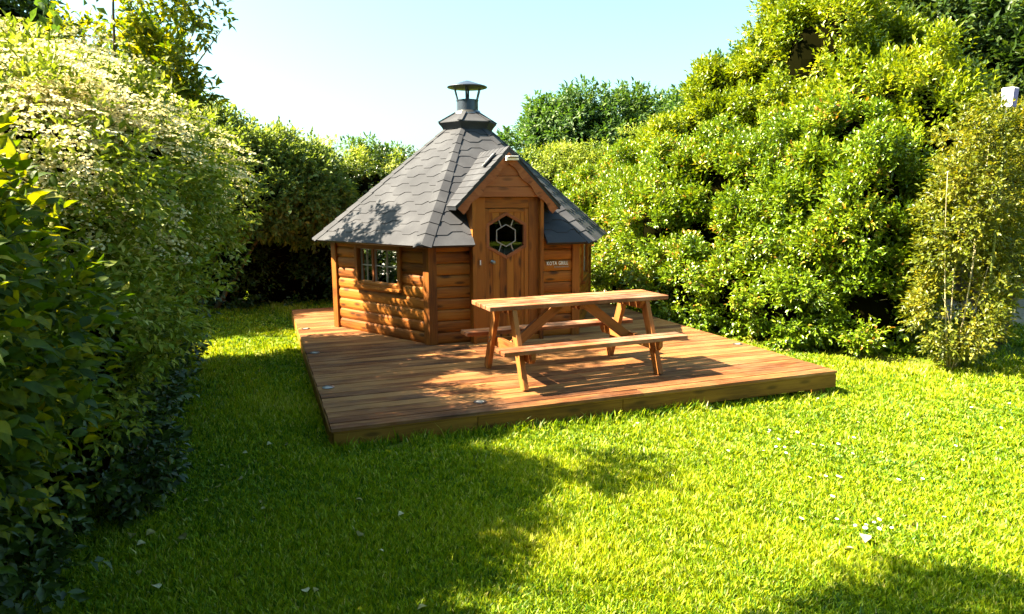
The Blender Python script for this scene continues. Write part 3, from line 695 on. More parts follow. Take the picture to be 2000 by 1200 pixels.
def sprigs(ells, nsub, nspr, subr, seed, volume=False, up=.35):
    """points and directions of twigs on lumpy clumps spread over a set of ellipsoids"""
    rng = rs(seed); E = np.array(ells, float); c, r = E[:, :3], E[:, 3:6]
    w = (r[:, 0] * r[:, 1] + r[:, 1] * r[:, 2] + r[:, 0] * r[:, 2]); w /= w.sum()
    pick = rng.choice(len(E), nsub, p=w); d = unit(rng, nsub)
    k = rng.uniform(.25 if volume else .78, 1.0, nsub) ** (.6 if volume else 1)
    sc = c[pick] + r[pick] * d * k[:, None]
    # drop clumps buried in another ellipsoid
    keep = np.ones(nsub, bool)
    if not volume:
        for i in range(len(E)):
            q = np.linalg.norm((sc - c[i]) / r[i], axis=1); keep &= ~((q < .72) & (pick != i))
    sc, d = sc[keep], d[keep]; sr = rng.uniform(subr[0], subr[1], len(sc))
    j = rng.randint(0, len(sc), nspr); d2 = unit(rng, nspr); d2 = nrm(d2 + d[j] * .8)
    P = sc[j] + d2 * (sr[j] * rng.uniform(.35, 1, nspr) ** .5)[:, None]
    out = nrm(d2 * .8 + d[j] * .4 + np.array([0, 0, up]) + rng.normal(size=(nspr, 3)) * .3)
    ct = rng.uniform(-.18, .18, len(sc))[j]
    return P, out, sc, ct, rng
def foliage(parent, ells, nsub, nspr, per, ln, wd, m, T=T4, seed=1, subr=(.14, .3), spr_len=.16, volume=False, tint=(0, 1), up=.35, name='foliage', flat=.5, reject=None):
    P, out, sc, ct, rng = sprigs(ells, nsub, nspr, subr, seed, volume, up)
    n = len(P); i = np.tile(np.arange(per), n); P = np.repeat(P, per, 0); O = np.repeat(out, per, 0)
    az = rng.uniform(0, 2 * np.pi, n); az = np.repeat(az, per) + i * 2.4
    ref = np.where(np.abs(O[:, 2:3]) > .9, np.array([[1., 0, 0]]), np.array([[0, 0, 1.]])); a = nrm(np.cross(O, ref)); b = np.cross(O, a)
    side = a * np.cos(az)[:, None] + b * np.sin(az)[:, None]
    t = (i + rng.uniform(0, .6, len(i))) / per
    base = P + O * (t * spr_len)[:, None]
    dr = nrm(side * (1.15 - t)[:, None] + O * (.35 + t * .6)[:, None] + rng.normal(size=O.shape) * .18 + np.array([0, 0, -.12]))
    no = nrm(O * (1 - flat) + np.array([0, 0, 1.]) * flat + rng.normal(size=O.shape) * .25)
    L = ln * rng.uniform(.6, 1.25, len(i)); W = wd * rng.uniform(.7, 1.2, len(i))
    tt = np.clip(tint[0] + (tint[1] - tint[0]) * (rng.beta(2, 2.2, len(i)) + np.repeat(ct, per)), 0, 1)
    ok = outside(base)
    if reject is not None: ok &= ~reject(base)
    return leaves(name, base[ok], dr[ok], no[ok], L[ok], W[ok], tt[ok], T, m, parent)
def core(parent, ells, k=.74, name='inner_shade'):  # solid black filling, stands in for shade between the leaves and blocks light
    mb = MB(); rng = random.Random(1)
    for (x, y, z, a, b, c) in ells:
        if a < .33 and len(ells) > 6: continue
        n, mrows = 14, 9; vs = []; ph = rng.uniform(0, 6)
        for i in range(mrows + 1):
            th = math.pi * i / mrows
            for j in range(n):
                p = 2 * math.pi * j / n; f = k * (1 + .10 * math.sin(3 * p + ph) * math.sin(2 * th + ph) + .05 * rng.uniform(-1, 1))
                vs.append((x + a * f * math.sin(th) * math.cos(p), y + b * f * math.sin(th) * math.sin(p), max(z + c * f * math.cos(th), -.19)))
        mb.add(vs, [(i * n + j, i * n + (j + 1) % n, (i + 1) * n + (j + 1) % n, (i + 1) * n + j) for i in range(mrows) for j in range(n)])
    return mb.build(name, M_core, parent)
def stems(parent, base, tips, r0, m=None, name='trunk', wig=.08, seed=3, fork=None):
    rng = random.Random(seed); mb = MB(); base = Vector(base); fk = Vector(fork) if fork else None
    if fk:
        n = 7; mb.tube([base.lerp(fk, i / n) + Vector((rng.uniform(-1, 1), rng.uniform(-1, 1), 0)) * wig * .4 * (0 < i < n) for i in range(n + 1)], [r0 * (1.35 if i == 0 else 1) * (1 - .35 * i / n) for i in range(n + 1)], 10)
    for tp in tips:
        tp = Vector(tp); s = fk if fk else base + Vector((rng.uniform(-1, 1), rng.uniform(-1, 1), 0)) * r0 * 3; n = 7; rr = r0 * (.6 if fk else 1)
        mid = s.lerp(tp, .5) + Vector((rng.uniform(-1, 1), rng.uniform(-1, 1), rng.uniform(0, 1))) * wig * 2
        pts = [s.lerp(mid, i / n).lerp(mid.lerp(tp, i / n), i / n) for i in range(n + 1)]
        mb.tube(pts, [max(.003, rr * (1 - .85 * i / n)) for i in range(n + 1)], 6)
    return mb.build(name, m or M_bark, parent, smooth=True)
def roughen(ells, n, size, seed, shrink=.88, zsq=1.15):
    """shrink the big masses and let uneven bulges grow out of them"""
    rng = rs(seed); E = np.array(ells, float); w = E[:, 3] * E[:, 5]; w = w / w.sum(); out = [(x, y, z, a * shrink, b * shrink, c * shrink) for x, y, z, a, b, c in ells]
    for i in rng.choice(len(E), n, p=w):
        d = unit(rng, 1)[0]; d[2] = abs(d[2]) * .8 + .1 * d[2]; p = E[i, :3] + E[i, 3:] * d * rng.uniform(.72, .92); q = rng.uniform(*size)
        out.append((p[0], p[1], p[2], q * rng.uniform(.8, 1.1), q * rng.uniform(.8, 1.1), q * zsq * rng.uniform(.8, 1.3)))
    return out
def plant(name, label, cat, loc, group=None): return tag(empty(name, (0, 0, 0)), label, cat, group)
def shrub(name, label, cat, ells, nsub, nspr, per, ln, wd, m, base, tips, r0=.02, k=.72, group=None, sm=None, **kw):
    o = plant(name, label, cat, base, group)
    foliage(o, ells, nsub, nspr, per, ln, wd, m, **kw)
    if k:
        kw2 = dict(kw); kw2.pop('name', None); kw2['seed'] = kw.get('seed', 1) + 500; q = min(k + .14, .93)
        foliage(o, [(e[0], e[1], e[2], e[3] * q, e[4] * q, e[5] * q) for e in ells], nsub, int(nspr * .6), per, ln * 1.1, wd * 1.15, m, name='inner_foliage', **kw2)
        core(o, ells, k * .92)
    stems(o, base, tips, r0, sm)
    return o

# --- left side
E_near = [(-1.28, 2.6, 1.15, .52, .6, .46), (-1.35, 3.2, .95, .45, .5, .45), (-1.36, 2.3, 1.3, .50, .5, .40), (-1.28, 2.75, 1.52, .36, .4, .28)]
shrub('broad_leaved_shrub', 'large-leaved bright green shrub in the left foreground, nearest the camera', 'shrub', E_near, 130, 2000, 6, .064, .037, M_bigleaf,
      (-1.4, 2.6, -.2), [(-1.0, 2.5, 1.6), (-1.5, 2.3, 1.9), (-1.1, 3.2, 1.1), (-1.3, 2.9, 1.4), (-.95, 2.9, .8)], .018, .70, T=T11, seed=11, subr=(.14, .32), spr_len=.24, up=.5)
E_cream = [(-1.55, 5.0, 1.55, .95, 1.1, 1.05), (-1.25, 4.2, 1.2, .7, .8, .9), (-1.15, 5.9, 1.45, .8, .8, .75)]
cr = shrub('flowering_shrub', 'tall shrub covered in creamy white blossom rising above the left hedge', 'shrub', roughen(E_cream, 16, (.28, .45), 7, .93), 300, 6500, 6, .055, .026, M_cream,
      (-1.5, 5.0, -.2), [(-1.2, 5, 2.3), (-1.7, 5.4, 2.5), (-1, 4.2, 1.8), (-1.1, 5.9, 1.9), (-1.5, 4.4, 2.2)], .022, .76, seed=21, subr=(.15, .30), spr_len=.14)
def blossoms(parent, ells, n, seed, zmin):
    P, out, sc, ct, rng = sprigs(ells, 200, n, (.16, .33), seed, False, .9)
    ok = P[:, 2] > zmin + rng.uniform(-.25, .25, n); P = P[ok] + out[ok] * .13; n = len(P); per = 22
    i = np.repeat(np.arange(n), per); rad = rng.uniform(0, 1, len(i)) ** .5 * .085; an = rng.uniform(0, 6.28, len(i))
    o3 = nrm(out[ok] * .5 + np.array([0, 0, 1.]))[i]; a = nrm(np.cross(o3, np.array([[.3, 1., .1]]))); b = np.cross(o3, a)
    base = P[i] + a * (rad * np.cos(an))[:, None] + b * (rad * np.sin(an))[:, None] + o3 * (.03 - rad[:, None] * .25)
    return leaves('blossom', base, nrm(a + rng.normal(size=a.shape) * .5), nrm(o3 + rng.normal(size=a.shape) * .5), rng.uniform(.013, .024, len(i)), rng.uniform(.013, .024, len(i)), rng.uniform(0, 1, len(i)), TP, M_blossom, parent)
blossoms(cr, roughen(E_cream, 16, (.28, .45), 7, .93), 6500, 5, 1.4)
E_lh = [(-1.9, 3.6, .55, .75, .8, .95), (-1.60, 4.7, .55, .80, .8, 1.0), (-1.55, 5.8, .55, .82, .8, 1.1), (-1.5, 6.9, .55, .82, .8, 1.15), (-1.55, 7.9, .6, .80, .7, 1.2), (-2.9, 9.0, .4, .6, .8, .8),
        (-1.75, 1.2, .6, .7, .9, 1.4), (-1.8, -.4, .6, .7, .9, 1.6), (-2.35, 2.6, .7, .55, 1.3, 1.65), (-1.50, 3.0, .75, .42, .5, .5), (-1.42, 3.7, .5, .48, .6, .75), (-1.2, 4.5, .4, .5, .7, .8), (-3.6, 10.2, .3, .8, .8, .8)]  # includes a tall mound out of view, added to shade the near shrub
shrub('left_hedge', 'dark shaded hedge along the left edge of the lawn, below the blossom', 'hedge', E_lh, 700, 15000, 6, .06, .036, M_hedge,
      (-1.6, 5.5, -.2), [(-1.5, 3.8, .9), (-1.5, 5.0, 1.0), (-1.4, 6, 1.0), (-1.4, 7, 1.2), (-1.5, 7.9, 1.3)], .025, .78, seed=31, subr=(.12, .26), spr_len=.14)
bpy.data.objects['left_hedge'].name = 'hedge'
E_mid = [(-1.40, 7.2, 1.9, .68, .75, .85), (-1.40, 8.3, 2.0, .60, .65, .85), (-2.1, 7.7, 2.2, .6, .8, .8)]
shrub('light_green_shrub', 'pale green shrub between the blossom and the far left trees, above the dark hedge', 'shrub', E_mid, 260, 5200, 6, .065, .034, M_light,
      (-1.6, 7.7, -.2), [(-1.4, 7.2, 2.4), (-1.4, 8.2, 2.5), (-2, 7.7, 2.7)], .02, .80, seed=45, subr=(.13, .28), spr_len=.15)
# young tree whose sprays of leaves stand against the sky
yt = plant('young_oak_tree', 'young oak whose loose sprays stand against the sky above the left hedge', 'tree', (-1.3, 7.4, 0))
E_yt = [(-1.0, 7.4, 3.5, .15, .2, .45), (-.68, 7.3, 2.85, .28, .3, .16), (-.42, 7.5, 3.40, .20, .2, .11), (-.22, 7.45, 3.28, .10, .15, .09), (-1.25, 7.6, 2.5, .4, .5, .4), (-.55, 7.4, 2.55, .2, .25, .14), (-.85, 9.1, 3.7, .3, .28, .25), (-1.0, 8.9, 3.05, .3, .35, .4), (-.9, 8.3, 3.2, .2, .3, .2), (-1.1, 7.6, 4.2, .4, .4, .35), (-1.1, 8.75, 2.75, .4, .3, .3), (-.9, 8.1, 2.7, .3, .4, .3), (-1.5, 8.4, 3.2, .4, .4, .3)]
foliage(yt, E_yt, 230, 1350, 7, .085, .042, M_bigleaf, T=T7, seed=41, subr=(.08, .18), spr_len=.14, volume=True, tint=(.2, 1))
stems(yt, (-1.35, 7.6, -.2), [(-1.0, 7.4, 4.3), (-.35, 7.45, 3.45), (-.2, 7.4, 3.25), (-.6, 7.35, 2.9), (-.85, 9.0, 3.8)], .035, M_bark, 'trunk', .05, 5, fork=(-1.15, 7.55, 2.0))
E_lt = [(.0, 12.0, 1.95, .95, .7, .75), (-1.0, 12.1, 2.2, .9, .7, .85), (.75, 12.1, 1.75, .6, .6, .62), (-2.0, 12.1, 2.2, .9, .8, 1.0), (-.2, 11.6, 1.6, .75, .4, .4)]
shrub('bushy_tree', 'light green bushy tree overhanging the far left corner of the deck', 'tree', E_lt, 320, 6200, 6, .085, .045, M_light,
      (-.9, 12.4, -.2), [(0, 11.9, 2.4), (-1, 11.6, 2.6), (.7, 12.1, 2.2), (-1.8, 11.3, 2.5)], .05, .70, seed=51, subr=(.16, .32), spr_len=.18)
E_bh = [(.2 + i * .85, 12.9 + .12 * math.sin(i * 2), .9, .8, .7, 1.55 + .13 * math.sin(i * 1.7)) for i in range(-4, 7)]
bh = shrub('back_hedge', 'dense shaded hedge with creamy tips standing behind the cabin', 'hedge', E_bh, 420, 9500, 5, .075, .040, M_hedge,
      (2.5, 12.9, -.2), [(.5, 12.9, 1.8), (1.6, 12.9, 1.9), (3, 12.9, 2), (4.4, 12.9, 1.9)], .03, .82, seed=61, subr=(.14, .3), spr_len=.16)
bh.name = 'hedge'
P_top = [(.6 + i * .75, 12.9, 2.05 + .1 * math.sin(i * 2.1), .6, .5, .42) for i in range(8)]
foliage(bh, P_top, 150, 3200, 6, .06, .03, M_cream, seed=62, subr=(.12, .24), spr_len=.14, name='creamy_tips', tint=(.2, 1))  # top sprays use the paler cream leaf material
bt = shrub('slim_tree', 'small bluish green tree poking above the hedge left of the chimney', 'tree', [(2.15, 14.6, 2.1, .5, .5, .62), (2.8, 14.8, 2.1, .35, .4, .45)], 60, 900, 6, .09, .045, M_oak,
      (2.3, 14.7, -.2), [(2.1, 14.6, 2.5), (2.8, 14.8, 2.3)], .04, .5, seed=63, subr=(.12, .25), volume=True)
tl = shrub('dark_conifer_tree', 'dark bluish tree in the top left corner behind the blossom', 'tree', [(-4.4, 12.2, 3.6, 1.2, 1.2, 1.7), (-3.3, 12.5, 3.7, .7, .8, 1.2)], 120, 3200, 6, .10, .04, M_dark,
      (-4.0, 12.2, -.2), [(-4.4, 12.2, 4.6), (-3.3, 12.5, 4.2)], .09, .7, seed=71)

E_rr = [(-6 + i * 2.6, -14.5 + .4 * math.sin(i * 2), 1.2, 1.8, 1.1, 2.9 + .3 * math.sin(i * 1.3)) for i in range(9)]
rr_ = shrub('unseen_hedge', 'tall unseen hedge added behind the camera to block low sky and darken the door reflection', 'hedge', E_rr, 200, 3500, 6, .16, .09, M_hedge,
      (2, -14.5, -.2), [(-3, -14.5, 2.5), (2, -14.5, 2.6), (6, -14.5, 2.6)], .06, .88, seed=66, subr=(.2, .45), spr_len=.25)
rr_.name = 'hedge'  # added out of view: cuts low sky light and darkens the door reflection
for lab, E_, b_ in (('unseen leafy tree added behind the camera to the left to block sky light', [(-4.5, -4, 4.5, 2.4, 2.4, 2.6), (-2.3, -.7, 5.3, 2.2, 1.5, 1.1)], (-4.5, -4, -.2)),
                    ('unseen leafy tree added behind the camera to the right to block sky light', [(4.5, -7.5, 5, 2.6, 2.4, 2.8)], (4.5, -7.5, -.2)),
                    ('unseen broad tree added beyond the left hedge to block low sky light', [(-6.5, 2.5, 3.2, 1.9, 3.4, 2.9)], (-6.5, 2.5, -.2))):
    shrub('unseen_tree', lab, 'tree', E_, 120, 2200, 6, .2, .11, M_dark, b_, [(b_[0], b_[1], 5)], .14, .86, seed=67, subr=(.3, .6), spr_len=.3)  # unseen trees added to hold back sky light and deepen the shade
# --- right side
E_rh = [(6.05, 9.9, .75, .95, .9, 1.75), (6.35, 8.9, .8, 1.0, .85, 1.85), (6.75, 8.0, .85, 1.0, .85, 2.0), (7.0, 7.2, .85, .95, .8, 2.0), (7.35, 6.5, .8, .75, .65, 1.8), (5.9, 10.9, .8, .8, .8, 1.7),
        (6.0, 8.4, .25, .65, .8, .75), (6.35, 7.2, .2, .62, .8, .75), (6.9, 6.25, .2, .5, .5, .7)]
rh = shrub('laurel_hedge', 'glossy sunlit laurel hedge along the right side of the deck', 'hedge', roughen(E_rh, 85, (.20, .38), 5, .86, 2.1), 1100, 30000, 7, .066, .031, M_laurel,
      (6.6, 8, -.2), [(6.2, 9.5, 2), (6.7, 8.3, 2.2), (7.1, 7.3, 2.3), (7.3, 6.6, 1.8)], .04, .66, seed=81, subr=(.08, .22), spr_len=.20, up=.8, T=T7)
rh.name = 'hedge'
rg_ = random.Random(12)
stems(rh, (6.6, 8.0, -.2), [(e[0] + rg_.uniform(-.5, .2), e[1] + rg_.uniform(-.5, .5), e[2] + e[5] * rg_.uniform(.2, .8)) for e in E_rh for _ in range(5)], .014, M_palebark, 'twigs', .1, 14, fork=None)
E_rt = [(8.2, 9.3, 2.4, 1.3, 1.2, 1.75), (8.4, 8.8, 3.1, .95, .9, 1.6), (7.3, 10.0, 1.9, 1.0, .9, 1.35), (8.3, 7.5, 2.1, 1.0, .9, 1.2)]
shrub('yellow_green_tree', 'tall yellow-green tree climbing above the laurel hedge on the right', 'tree', roughen(E_rt, 70, (.26, .48), 6, .86, 2.2), 800, 23000, 7, .078, .036, M_yellow,
      (8.6, 8.8, -.2), [(8.2, 9.2, 3.5), (8.9, 8.3, 4.2), (7.4, 10, 2.7), (8.4, 7.6, 2.8)], .08, .70, seed=91, subr=(.12, .28), spr_len=.24, up=.8)
E_dt = [(11.6, 9.0, 4.4, 1.9, 1.8, 1.9), (13.2, 7.6, 3.9, 1.9, 1.9, 2.2), (12.0, 8.0, 2.4, 1.4, 1.4, 1.2), (10.4, 10.6, 4.2, 1.2, 1.2, 1.2), (10.7, 8.5, 3.6, 1.15, 1.1, 1.7), (10.9, 7.4, 2.9, .9, .9, 1.3)]
shrub('large_dark_tree', 'large dark leafy tree filling the top right corner', 'tree', E_dt, 520, 11500, 7, .12, .065, M_dark,
      (11.9, 8.6, -.2), [(11.6, 9.0, 4.6), (13.0, 7.7, 4.2), (10.4, 10.5, 4.0), (12, 8, 2.6)], .10, .72, seed=101, subr=(.2, .42), spr_len=.24, tint=(.1, 1))
E_pv = [(7.25, 5.28, 1.15, .36, .36, 1.15), (7.30, 5.3, 1.85, .36, .34, .62), (7.05, 5.25, .45, .27, .3, .42), (7.6, 5.35, 1.85, .3, .3, .5)]
shrub('privet_shrub', 'loose yellowish shrub with thin bare stems at the right end of the hedge', 'shrub', E_pv, 130, 3000, 7, .055, .028, M_privet,
      (7.1, 5.25, -.24), [(6.95, 5.2, 1.3), (7.2, 5.25, 2.0), (7.4, 5.3, 2.3), (6.85, 5.25, .6), (7.3, 5.1, .9), (6.7, 5.2, 1.9)], .010, 0, sm=M_palebark, seed=111, subr=(.10, .22), spr_len=.15)
E_vp = [(8.55, 5.75, 1.6, .5, .45, .85), (9.0, 5.7, 1.9, .6, .5, .7)]
shrub('orange_tinged_shrub', 'shrub with gold and orange tinged leaves on a dark trunk at the right edge', 'shrub', E_vp, 150, 2500, 7, .06, .032, M_privet,
      (8.75, 6.0, -.24), [(8.6, 5.7, 1.5), (9.0, 5.7, 2.1), (8.9, 5.9, 1.2)], .06, .5, seed=121, subr=(.13, .26), tint=(.3, 1))
shrub('copper_shrub', 'low copper-orange bush above the sandy path at the right edge', 'shrub', [(13.6, 9.6, .9, 1.4, .8, .9), (13.0, 8.9, 1.5, .9, .6, .6)], 110, 2400, 6, .09, .05, M_copper,
      (13.4, 9.6, -.24), [(13.6, 9.6, 1.2), (13, 8.9, 1.6)], .03, .5, seed=131)
E_ok = [(7.3, 14.6, 2.6, 1.3, 1.1, 1.4), (6.1, 15.2, 2.1, 1.0, 1.0, 1.2), (8.4, 14.2, 2.3, 1.0, 1.0, 1.2), (6.7, 15, 3.3, .7, .8, .55), (8.0, 14.2, 3.4, .55, .7, .55)]
shrub('oak_tree', 'rounded blue-green oak tree against the sky behind the cabin roof', 'tree', E_ok, 330, 5200, 7, .12, .06, M_oak,
      (7.2, 14.8, -.2), [(7.3, 14.6, 3.4), (6.1, 15.1, 2.8), (8.4, 14.2, 3.0), (6.7, 15, 3.6)], .12, 0, seed=141, subr=(.15, .34), spr_len=.22, volume=True, fork=None) if False else None
ok = plant('oak_tree', 'rounded blue-green oak tree against the sky behind the cabin roof', 'tree', (7.2, 14.8, 0))
foliage(ok, E_ok, 420, 6200, 7, .12, .06, M_oak, T=T7, seed=141, subr=(.15, .34), spr_len=.22, volume=True)
stems(ok, (7.2, 14.8, -.2), [(7.3, 14.6, 3.4), (6.1, 15.1, 2.8), (8.4, 14.2, 3.0), (6.7, 15, 3.6)], .12, M_bark, 'trunk', .1, 9, fork=(7.2, 14.8, 1.5))
E_gb = [(5.6, 12.6, 1.55, .8, .6, .75), (6.6, 12.6, 1.7, .8, .6, .8), (7.8, 12.6, 2.0, .9, .7, 1.0), (9.1, 12.4, 2.3, .9, .7, 1.1)]
shrub('golden_shrub', 'pale golden shrub between the cabin roof and the right hedge', 'shrub', E_gb, 220, 4200, 6, .075, .036, M_cream,
      (7, 12.6, -.2), [(5.6, 12.6, 1.9), (6.6, 12.6, 2.1), (7.8, 12.6, 2.5), (9, 12.4, 2.8)], .03, .72, seed=151, tint=(0, .85))
ft = plant('background_tree', 'distant dark green tree between the oak and the yellow-green tree', 'tree', (10, 15, 0))
foliage(ft, [(10.2, 15.2, 2.9, 1.2, 1.1, 1.3), (11.6, 15, 3.8, 1.4, 1.2, 1.4), (9.0, 15.5, 2.5, .9, .9, 1.0)], 260, 4200, 6, .13, .065, M_oak, seed=161, subr=(.18, .36), spr_len=.22, volume=True)
stems(ft, (10.5, 15.2, -.2), [(10.2, 15.2, 3.4), (11.6, 15, 4.4), (9, 15.5, 2.9)], .12, M_bark, 'trunk', .1, 10, fork=(10.5, 15.2, 1.4))
# a tree standing just outside the frame on the left: its crown shades the near lawn
st = plant('unseen_tree', 'leafy garden tree beside the lawn, left of the camera', 'tree', (-2.6, 3.6, 0))
foliage(st, [(-2.1, 3.1, 5.3, .6, .45, .3), (-1.2, 2.9, 5.5, .4, .35, .25), (-1.1, 4.95, 3.25, .12, .35, .1)], 60, 1300, 6, .09, .05, M_oak, seed=171, subr=(.2, .36), spr_len=.2, volume=True)
stems(st, (-2.8, 4.0, -.2), [(-2.1, 3.8, 5.4), (-1.4, 3.4, 5.5), (-1.1, 4.95, 3.25)], .022, M_bark, 'trunk', .1, 12, fork=(-2.7, 4.0, 3.0))

# lantern standing in the shrubs at the right edge
def build_lantern():
    t = tag(empty('post_lantern', (7.50, 5.20, -.24)), 'white box lantern with purple side on a slim green post above the right shrubs', 'lantern')
    mb = MB(); mb.tube([(0, 0, 0), (0, 0, 2.74)], .012, 10); mb.build('post', M_stem, t, smooth=True)
    mb = MB(); Mz = Matrix.Rotation(R(-78), 3, 'Z')
    def ring(w, z): return [Mz @ Vector((a * w, b * w, z)) for a, b in ((-1, -1), (1, -1), (1, 1), (-1, 1))]
    vs = ring(.012, 2.74) + ring(.050, 2.80) + ring(.058, 3.0) + ring(.05, 3.01)
    for i in range(3):
        for k in range(4):
            mb.cur = 1 if (k in (1,)) and i <= 1 else 0
            mb.add([vs[i * 4 + k], vs[i * 4 + (k + 1) % 4], vs[i * 4 + 4 + (k + 1) % 4], vs[i * 4 + 4 + k]], [(0, 1, 2, 3)], None, .5)
    mb.cur = 0; mb.add(vs[12:16], [(0, 1, 2, 3)]); mb.build('lantern_head', [M_white, M_purple], t)
build_lantern()
# ------------------------------------------------------------------ lawn
def build_grass():
    rng = rs(77); N = 800000
    r = 1.9 * np.exp(rng.uniform(0, 1, N) * np.log(16 / 1.9)); th = R(20.2) + rng.uniform(R(-43), R(43), N)
    # log-uniform radius gives density ~1/r^2, so add extra far points by widening the blades there
    x, y = r * np.sin(th), r * np.cos(th)
    tb = 12; nt_ = N // tb; x = np.repeat(x[:nt_], tb); y = np.repeat(y[:nt_], tb); r = np.repeat(r[:nt_], tb); N = len(x)
    ta = rng.uniform(0, 2 * np.pi, N); tr = np.abs(rng.normal(size=N)) * .011 * (1 + .16 * r); x = x + tr * np.cos(ta); y = y + tr * np.sin(ta)
    inside = (x > DX + .05) & (x < DX + DW - .03) & (y > DY + .03) & (y < DY + DD - .05)
    left = x < -1.6; kt = ta.copy(); path = (np.hypot((x - 11.6) / 1.9, (y - 7.85) / 1.2) < 1)
    bed = (x > 5.9 + np.maximum(0, (6.6 - y)) * .9) & (y < 12) & (y > 5.3) & (x < 9) & (x - 5.9 > 0)
    thin = bed & (rng.uniform(size=N) > .12)
    k = ~(inside | left | path | thin) & (y > 1.2); x, y, r, ta = x[k], y[k], r[k], ta[k]; n = len(x)
    z = gz(x, y)
    patch = np.sin(x * 3.1 + 2 * np.sin(y * 1.9)) * np.cos(y * 2.7 + x) * .5 + np.sin(x * 7.7 + y * 5.1) * .25
    hgt = rng.uniform(.016, .038, n) * (1 + .30 * patch) * (1 + .03 * r); hgt[rng.uniform(size=n) < .02] *= 1.5
    edge = (np.abs(y - DY) < .12) & (x > DX) & (x < DX + DW); hgt[edge] *= np.where(x[edge] < 3.6, 1.35, .8) * rng.choice([1, 1, 1.9], edge.sum())
    w = (.0012 + .00062 * r) * rng.uniform(.7, 1.4, n)
    cl = patch * 1.3 + rng.normal(size=n) * .5
    az = rng.uniform(0, 2 * np.pi, n); lean = rng.uniform(.15, .95, n) * hgt; la = ta + rng.normal(size=n) * .8
    bx, by = np.cos(az) * w, np.sin(az) * w; lx, ly = np.cos(la) * lean, np.sin(la) * lean
    V = np.zeros((n, 5, 3)); V[:, 0] = np.stack([x - bx, y - by, z - .004], 1); V[:, 1] = np.stack([x + bx, y + by, z - .004], 1)
    V[:, 2] = np.stack([x + bx * .8 + lx * .4, y + by * .8 + ly * .4, z + hgt * .62], 1); V[:, 3] = np.stack([x - bx * .8 + lx * .4, y - by * .8 + ly * .4, z + hgt * .62], 1)
    V[:, 4] = np.stack([x + lx, y + ly, z + hgt], 1)
    o = np.arange(n) * 5; fl = np.array([0, 1, 2, 3, 3, 2, 4])
    p2 = np.zeros(n)
    for q in range(9):
        a_, f_ = rng.uniform(0, 6.28), rng.uniform(.9, 6.5); p2 += np.sin((x * np.cos(a_) + y * np.sin(a_)) * f_ + rng.uniform(0, 6.28)) / 3
    dry = (p2 > 1.25) & (rng.uniform(size=n) < .35); hgt *= 1 + .22 * p2
    V[:, 2:, 2] = z[:, None] + (V[:, 2:, 2] - z[:, None]) * (1 + .22 * p2)[:, None]
    tint_ = np.clip(.44 + .10 * patch + .12 * p2 + .25 * dry + rng.normal(size=n) * .24, 0, .92); tint_[rng.uniform(size=n) < .02] = 1
    g = npmesh('grass', V.reshape(-1, 3), (o[:, None] + fl[None]).ravel(), np.tile([4, 3], n), M_grass, None, np.repeat(tint_, 5))
    tag(g, 'short mown lawn grass around the deck', 'grass', kind='stuff')
build_grass()
def daisy_mesh():
    mb = MB(); mb.cur = 1; mb.lathe([(.0035, .0), (.0035, .002), (0, .003)], n=8); mb.cur = 0
    for k in range(9):
        a = 2 * math.pi * k / 9; c, s = math.cos(a), math.sin(a)
        mb.add([(c * .003, s * .003, .001), (c * .008 - s * .0028, s * .008 + c * .0028, .002), (c * .0125, s * .0125, .001), (c * .008 + s * .0028, s * .008 - c * .0028, .002)], [(0, 3, 2, 1)])
    mb.cur = 2; mb.tube([(0, 0, -.05), (0, 0, 0)], .001, 4)
    return mb
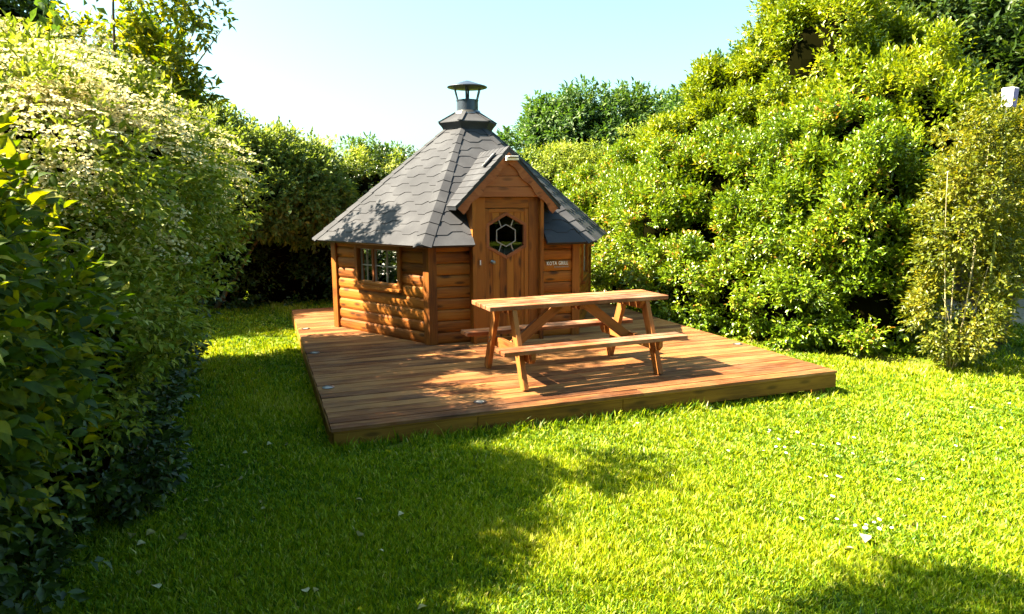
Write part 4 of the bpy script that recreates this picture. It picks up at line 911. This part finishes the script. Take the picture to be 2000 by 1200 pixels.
def build_daisies():
    src = daisy_mesh().build('daisy', [M_petal, M_pollen, M_stem]); rng = random.Random(8); first = True
    fixed = [(3.05, 2.66), (3.09, 2.69), (3.12, 2.63), (3.16, 2.70), (3.20, 2.62), (3.22, 2.72), (3.02, 2.70)]
    pts = fixed + [(rng.uniform(3.4, 4.6), rng.uniform(3.0, 4.2)) for _ in range(16)] + [(rng.uniform(2.4, 6.5), rng.uniform(2.6, 5.6)) for _ in range(30)]
    for x, y in pts:
        if DX < x < DX + DW and y > DY - .1: continue
        o = src if first else src.copy()
        if not first: C.objects.link(o)
        first = False
        o.location = (x, y, float(gz(x, y)) + .044); o.rotation_euler = (rng.uniform(-.3, .3), rng.uniform(-.3, .3), rng.uniform(0, 6)); k = rng.uniform(.8, 1.25); o.scale = (k,) * 3
        if (x, y) in fixed: tag(o, 'tiny white daisy in the small cluster beside the pale whitish leaf', 'daisy', 'daisies clustered by the pale leaf')
        else: tag(o, 'tiny white daisy scattered alone in the open sunlit lawn', 'daisy', 'daisies scattered in the lawn')
build_daisies()
def build_fallen():
    rng = random.Random(9); tv, tf = T7
    def leafobj(x, y, s, tint, rot, lift=.03):
        me = bpy.data.meshes.new('fallen_leaf'); me.from_pydata([(a * s, b * s, c * s * 1.4) for a, b, c in tv], [], tf); me.materials.append(M_dead)
        at = me.attributes.new('tint', 'FLOAT', 'POINT'); at.data.foreach_set('value', [tint] * len(tv))
        o = bpy.data.objects.new('fallen_leaf', me); C.objects.link(o); o.location = (x, y, float(gz(x, y)) + lift); o.rotation_euler = (rng.uniform(-.4, .4), rng.uniform(-.4, .4), rot); return o
    o = leafobj(2.98, 2.60, .07, 1, 2.4, .045); tag(o, 'pale whitish leaf lying beside a cluster of daisies', 'leaf')
    o = leafobj(2.80, 2.50, .06, .8, .6, .04); tag(o, 'curled beige leaf left of the whitish one on the lawn', 'leaf')
    for k in range(34):
        x, y = rng.uniform(-.75, .75), rng.uniform(2.6, 5.4)
        tag(leafobj(x, y, rng.uniform(.03, .055), rng.random(), rng.uniform(0, 6), .035), 'small pale fallen leaf on the shaded grass below the left hedge', 'leaf', 'fallen leaves on the shaded lawn')
    for k in range(26):
        x, y = 6.1 + rng.uniform(-.25, .3), rng.uniform(6.3, 8.0)
        y = y; x = x + (6.6 - y) * .3 * (y < 6.6)
        tag(leafobj(x, y, rng.uniform(.04, .07), rng.random() * .6, rng.uniform(0, 6), .03), 'dry brown leaf under the foot of the laurel hedge', 'leaf', 'dry leaves along the hedge foot')
build_fallen()
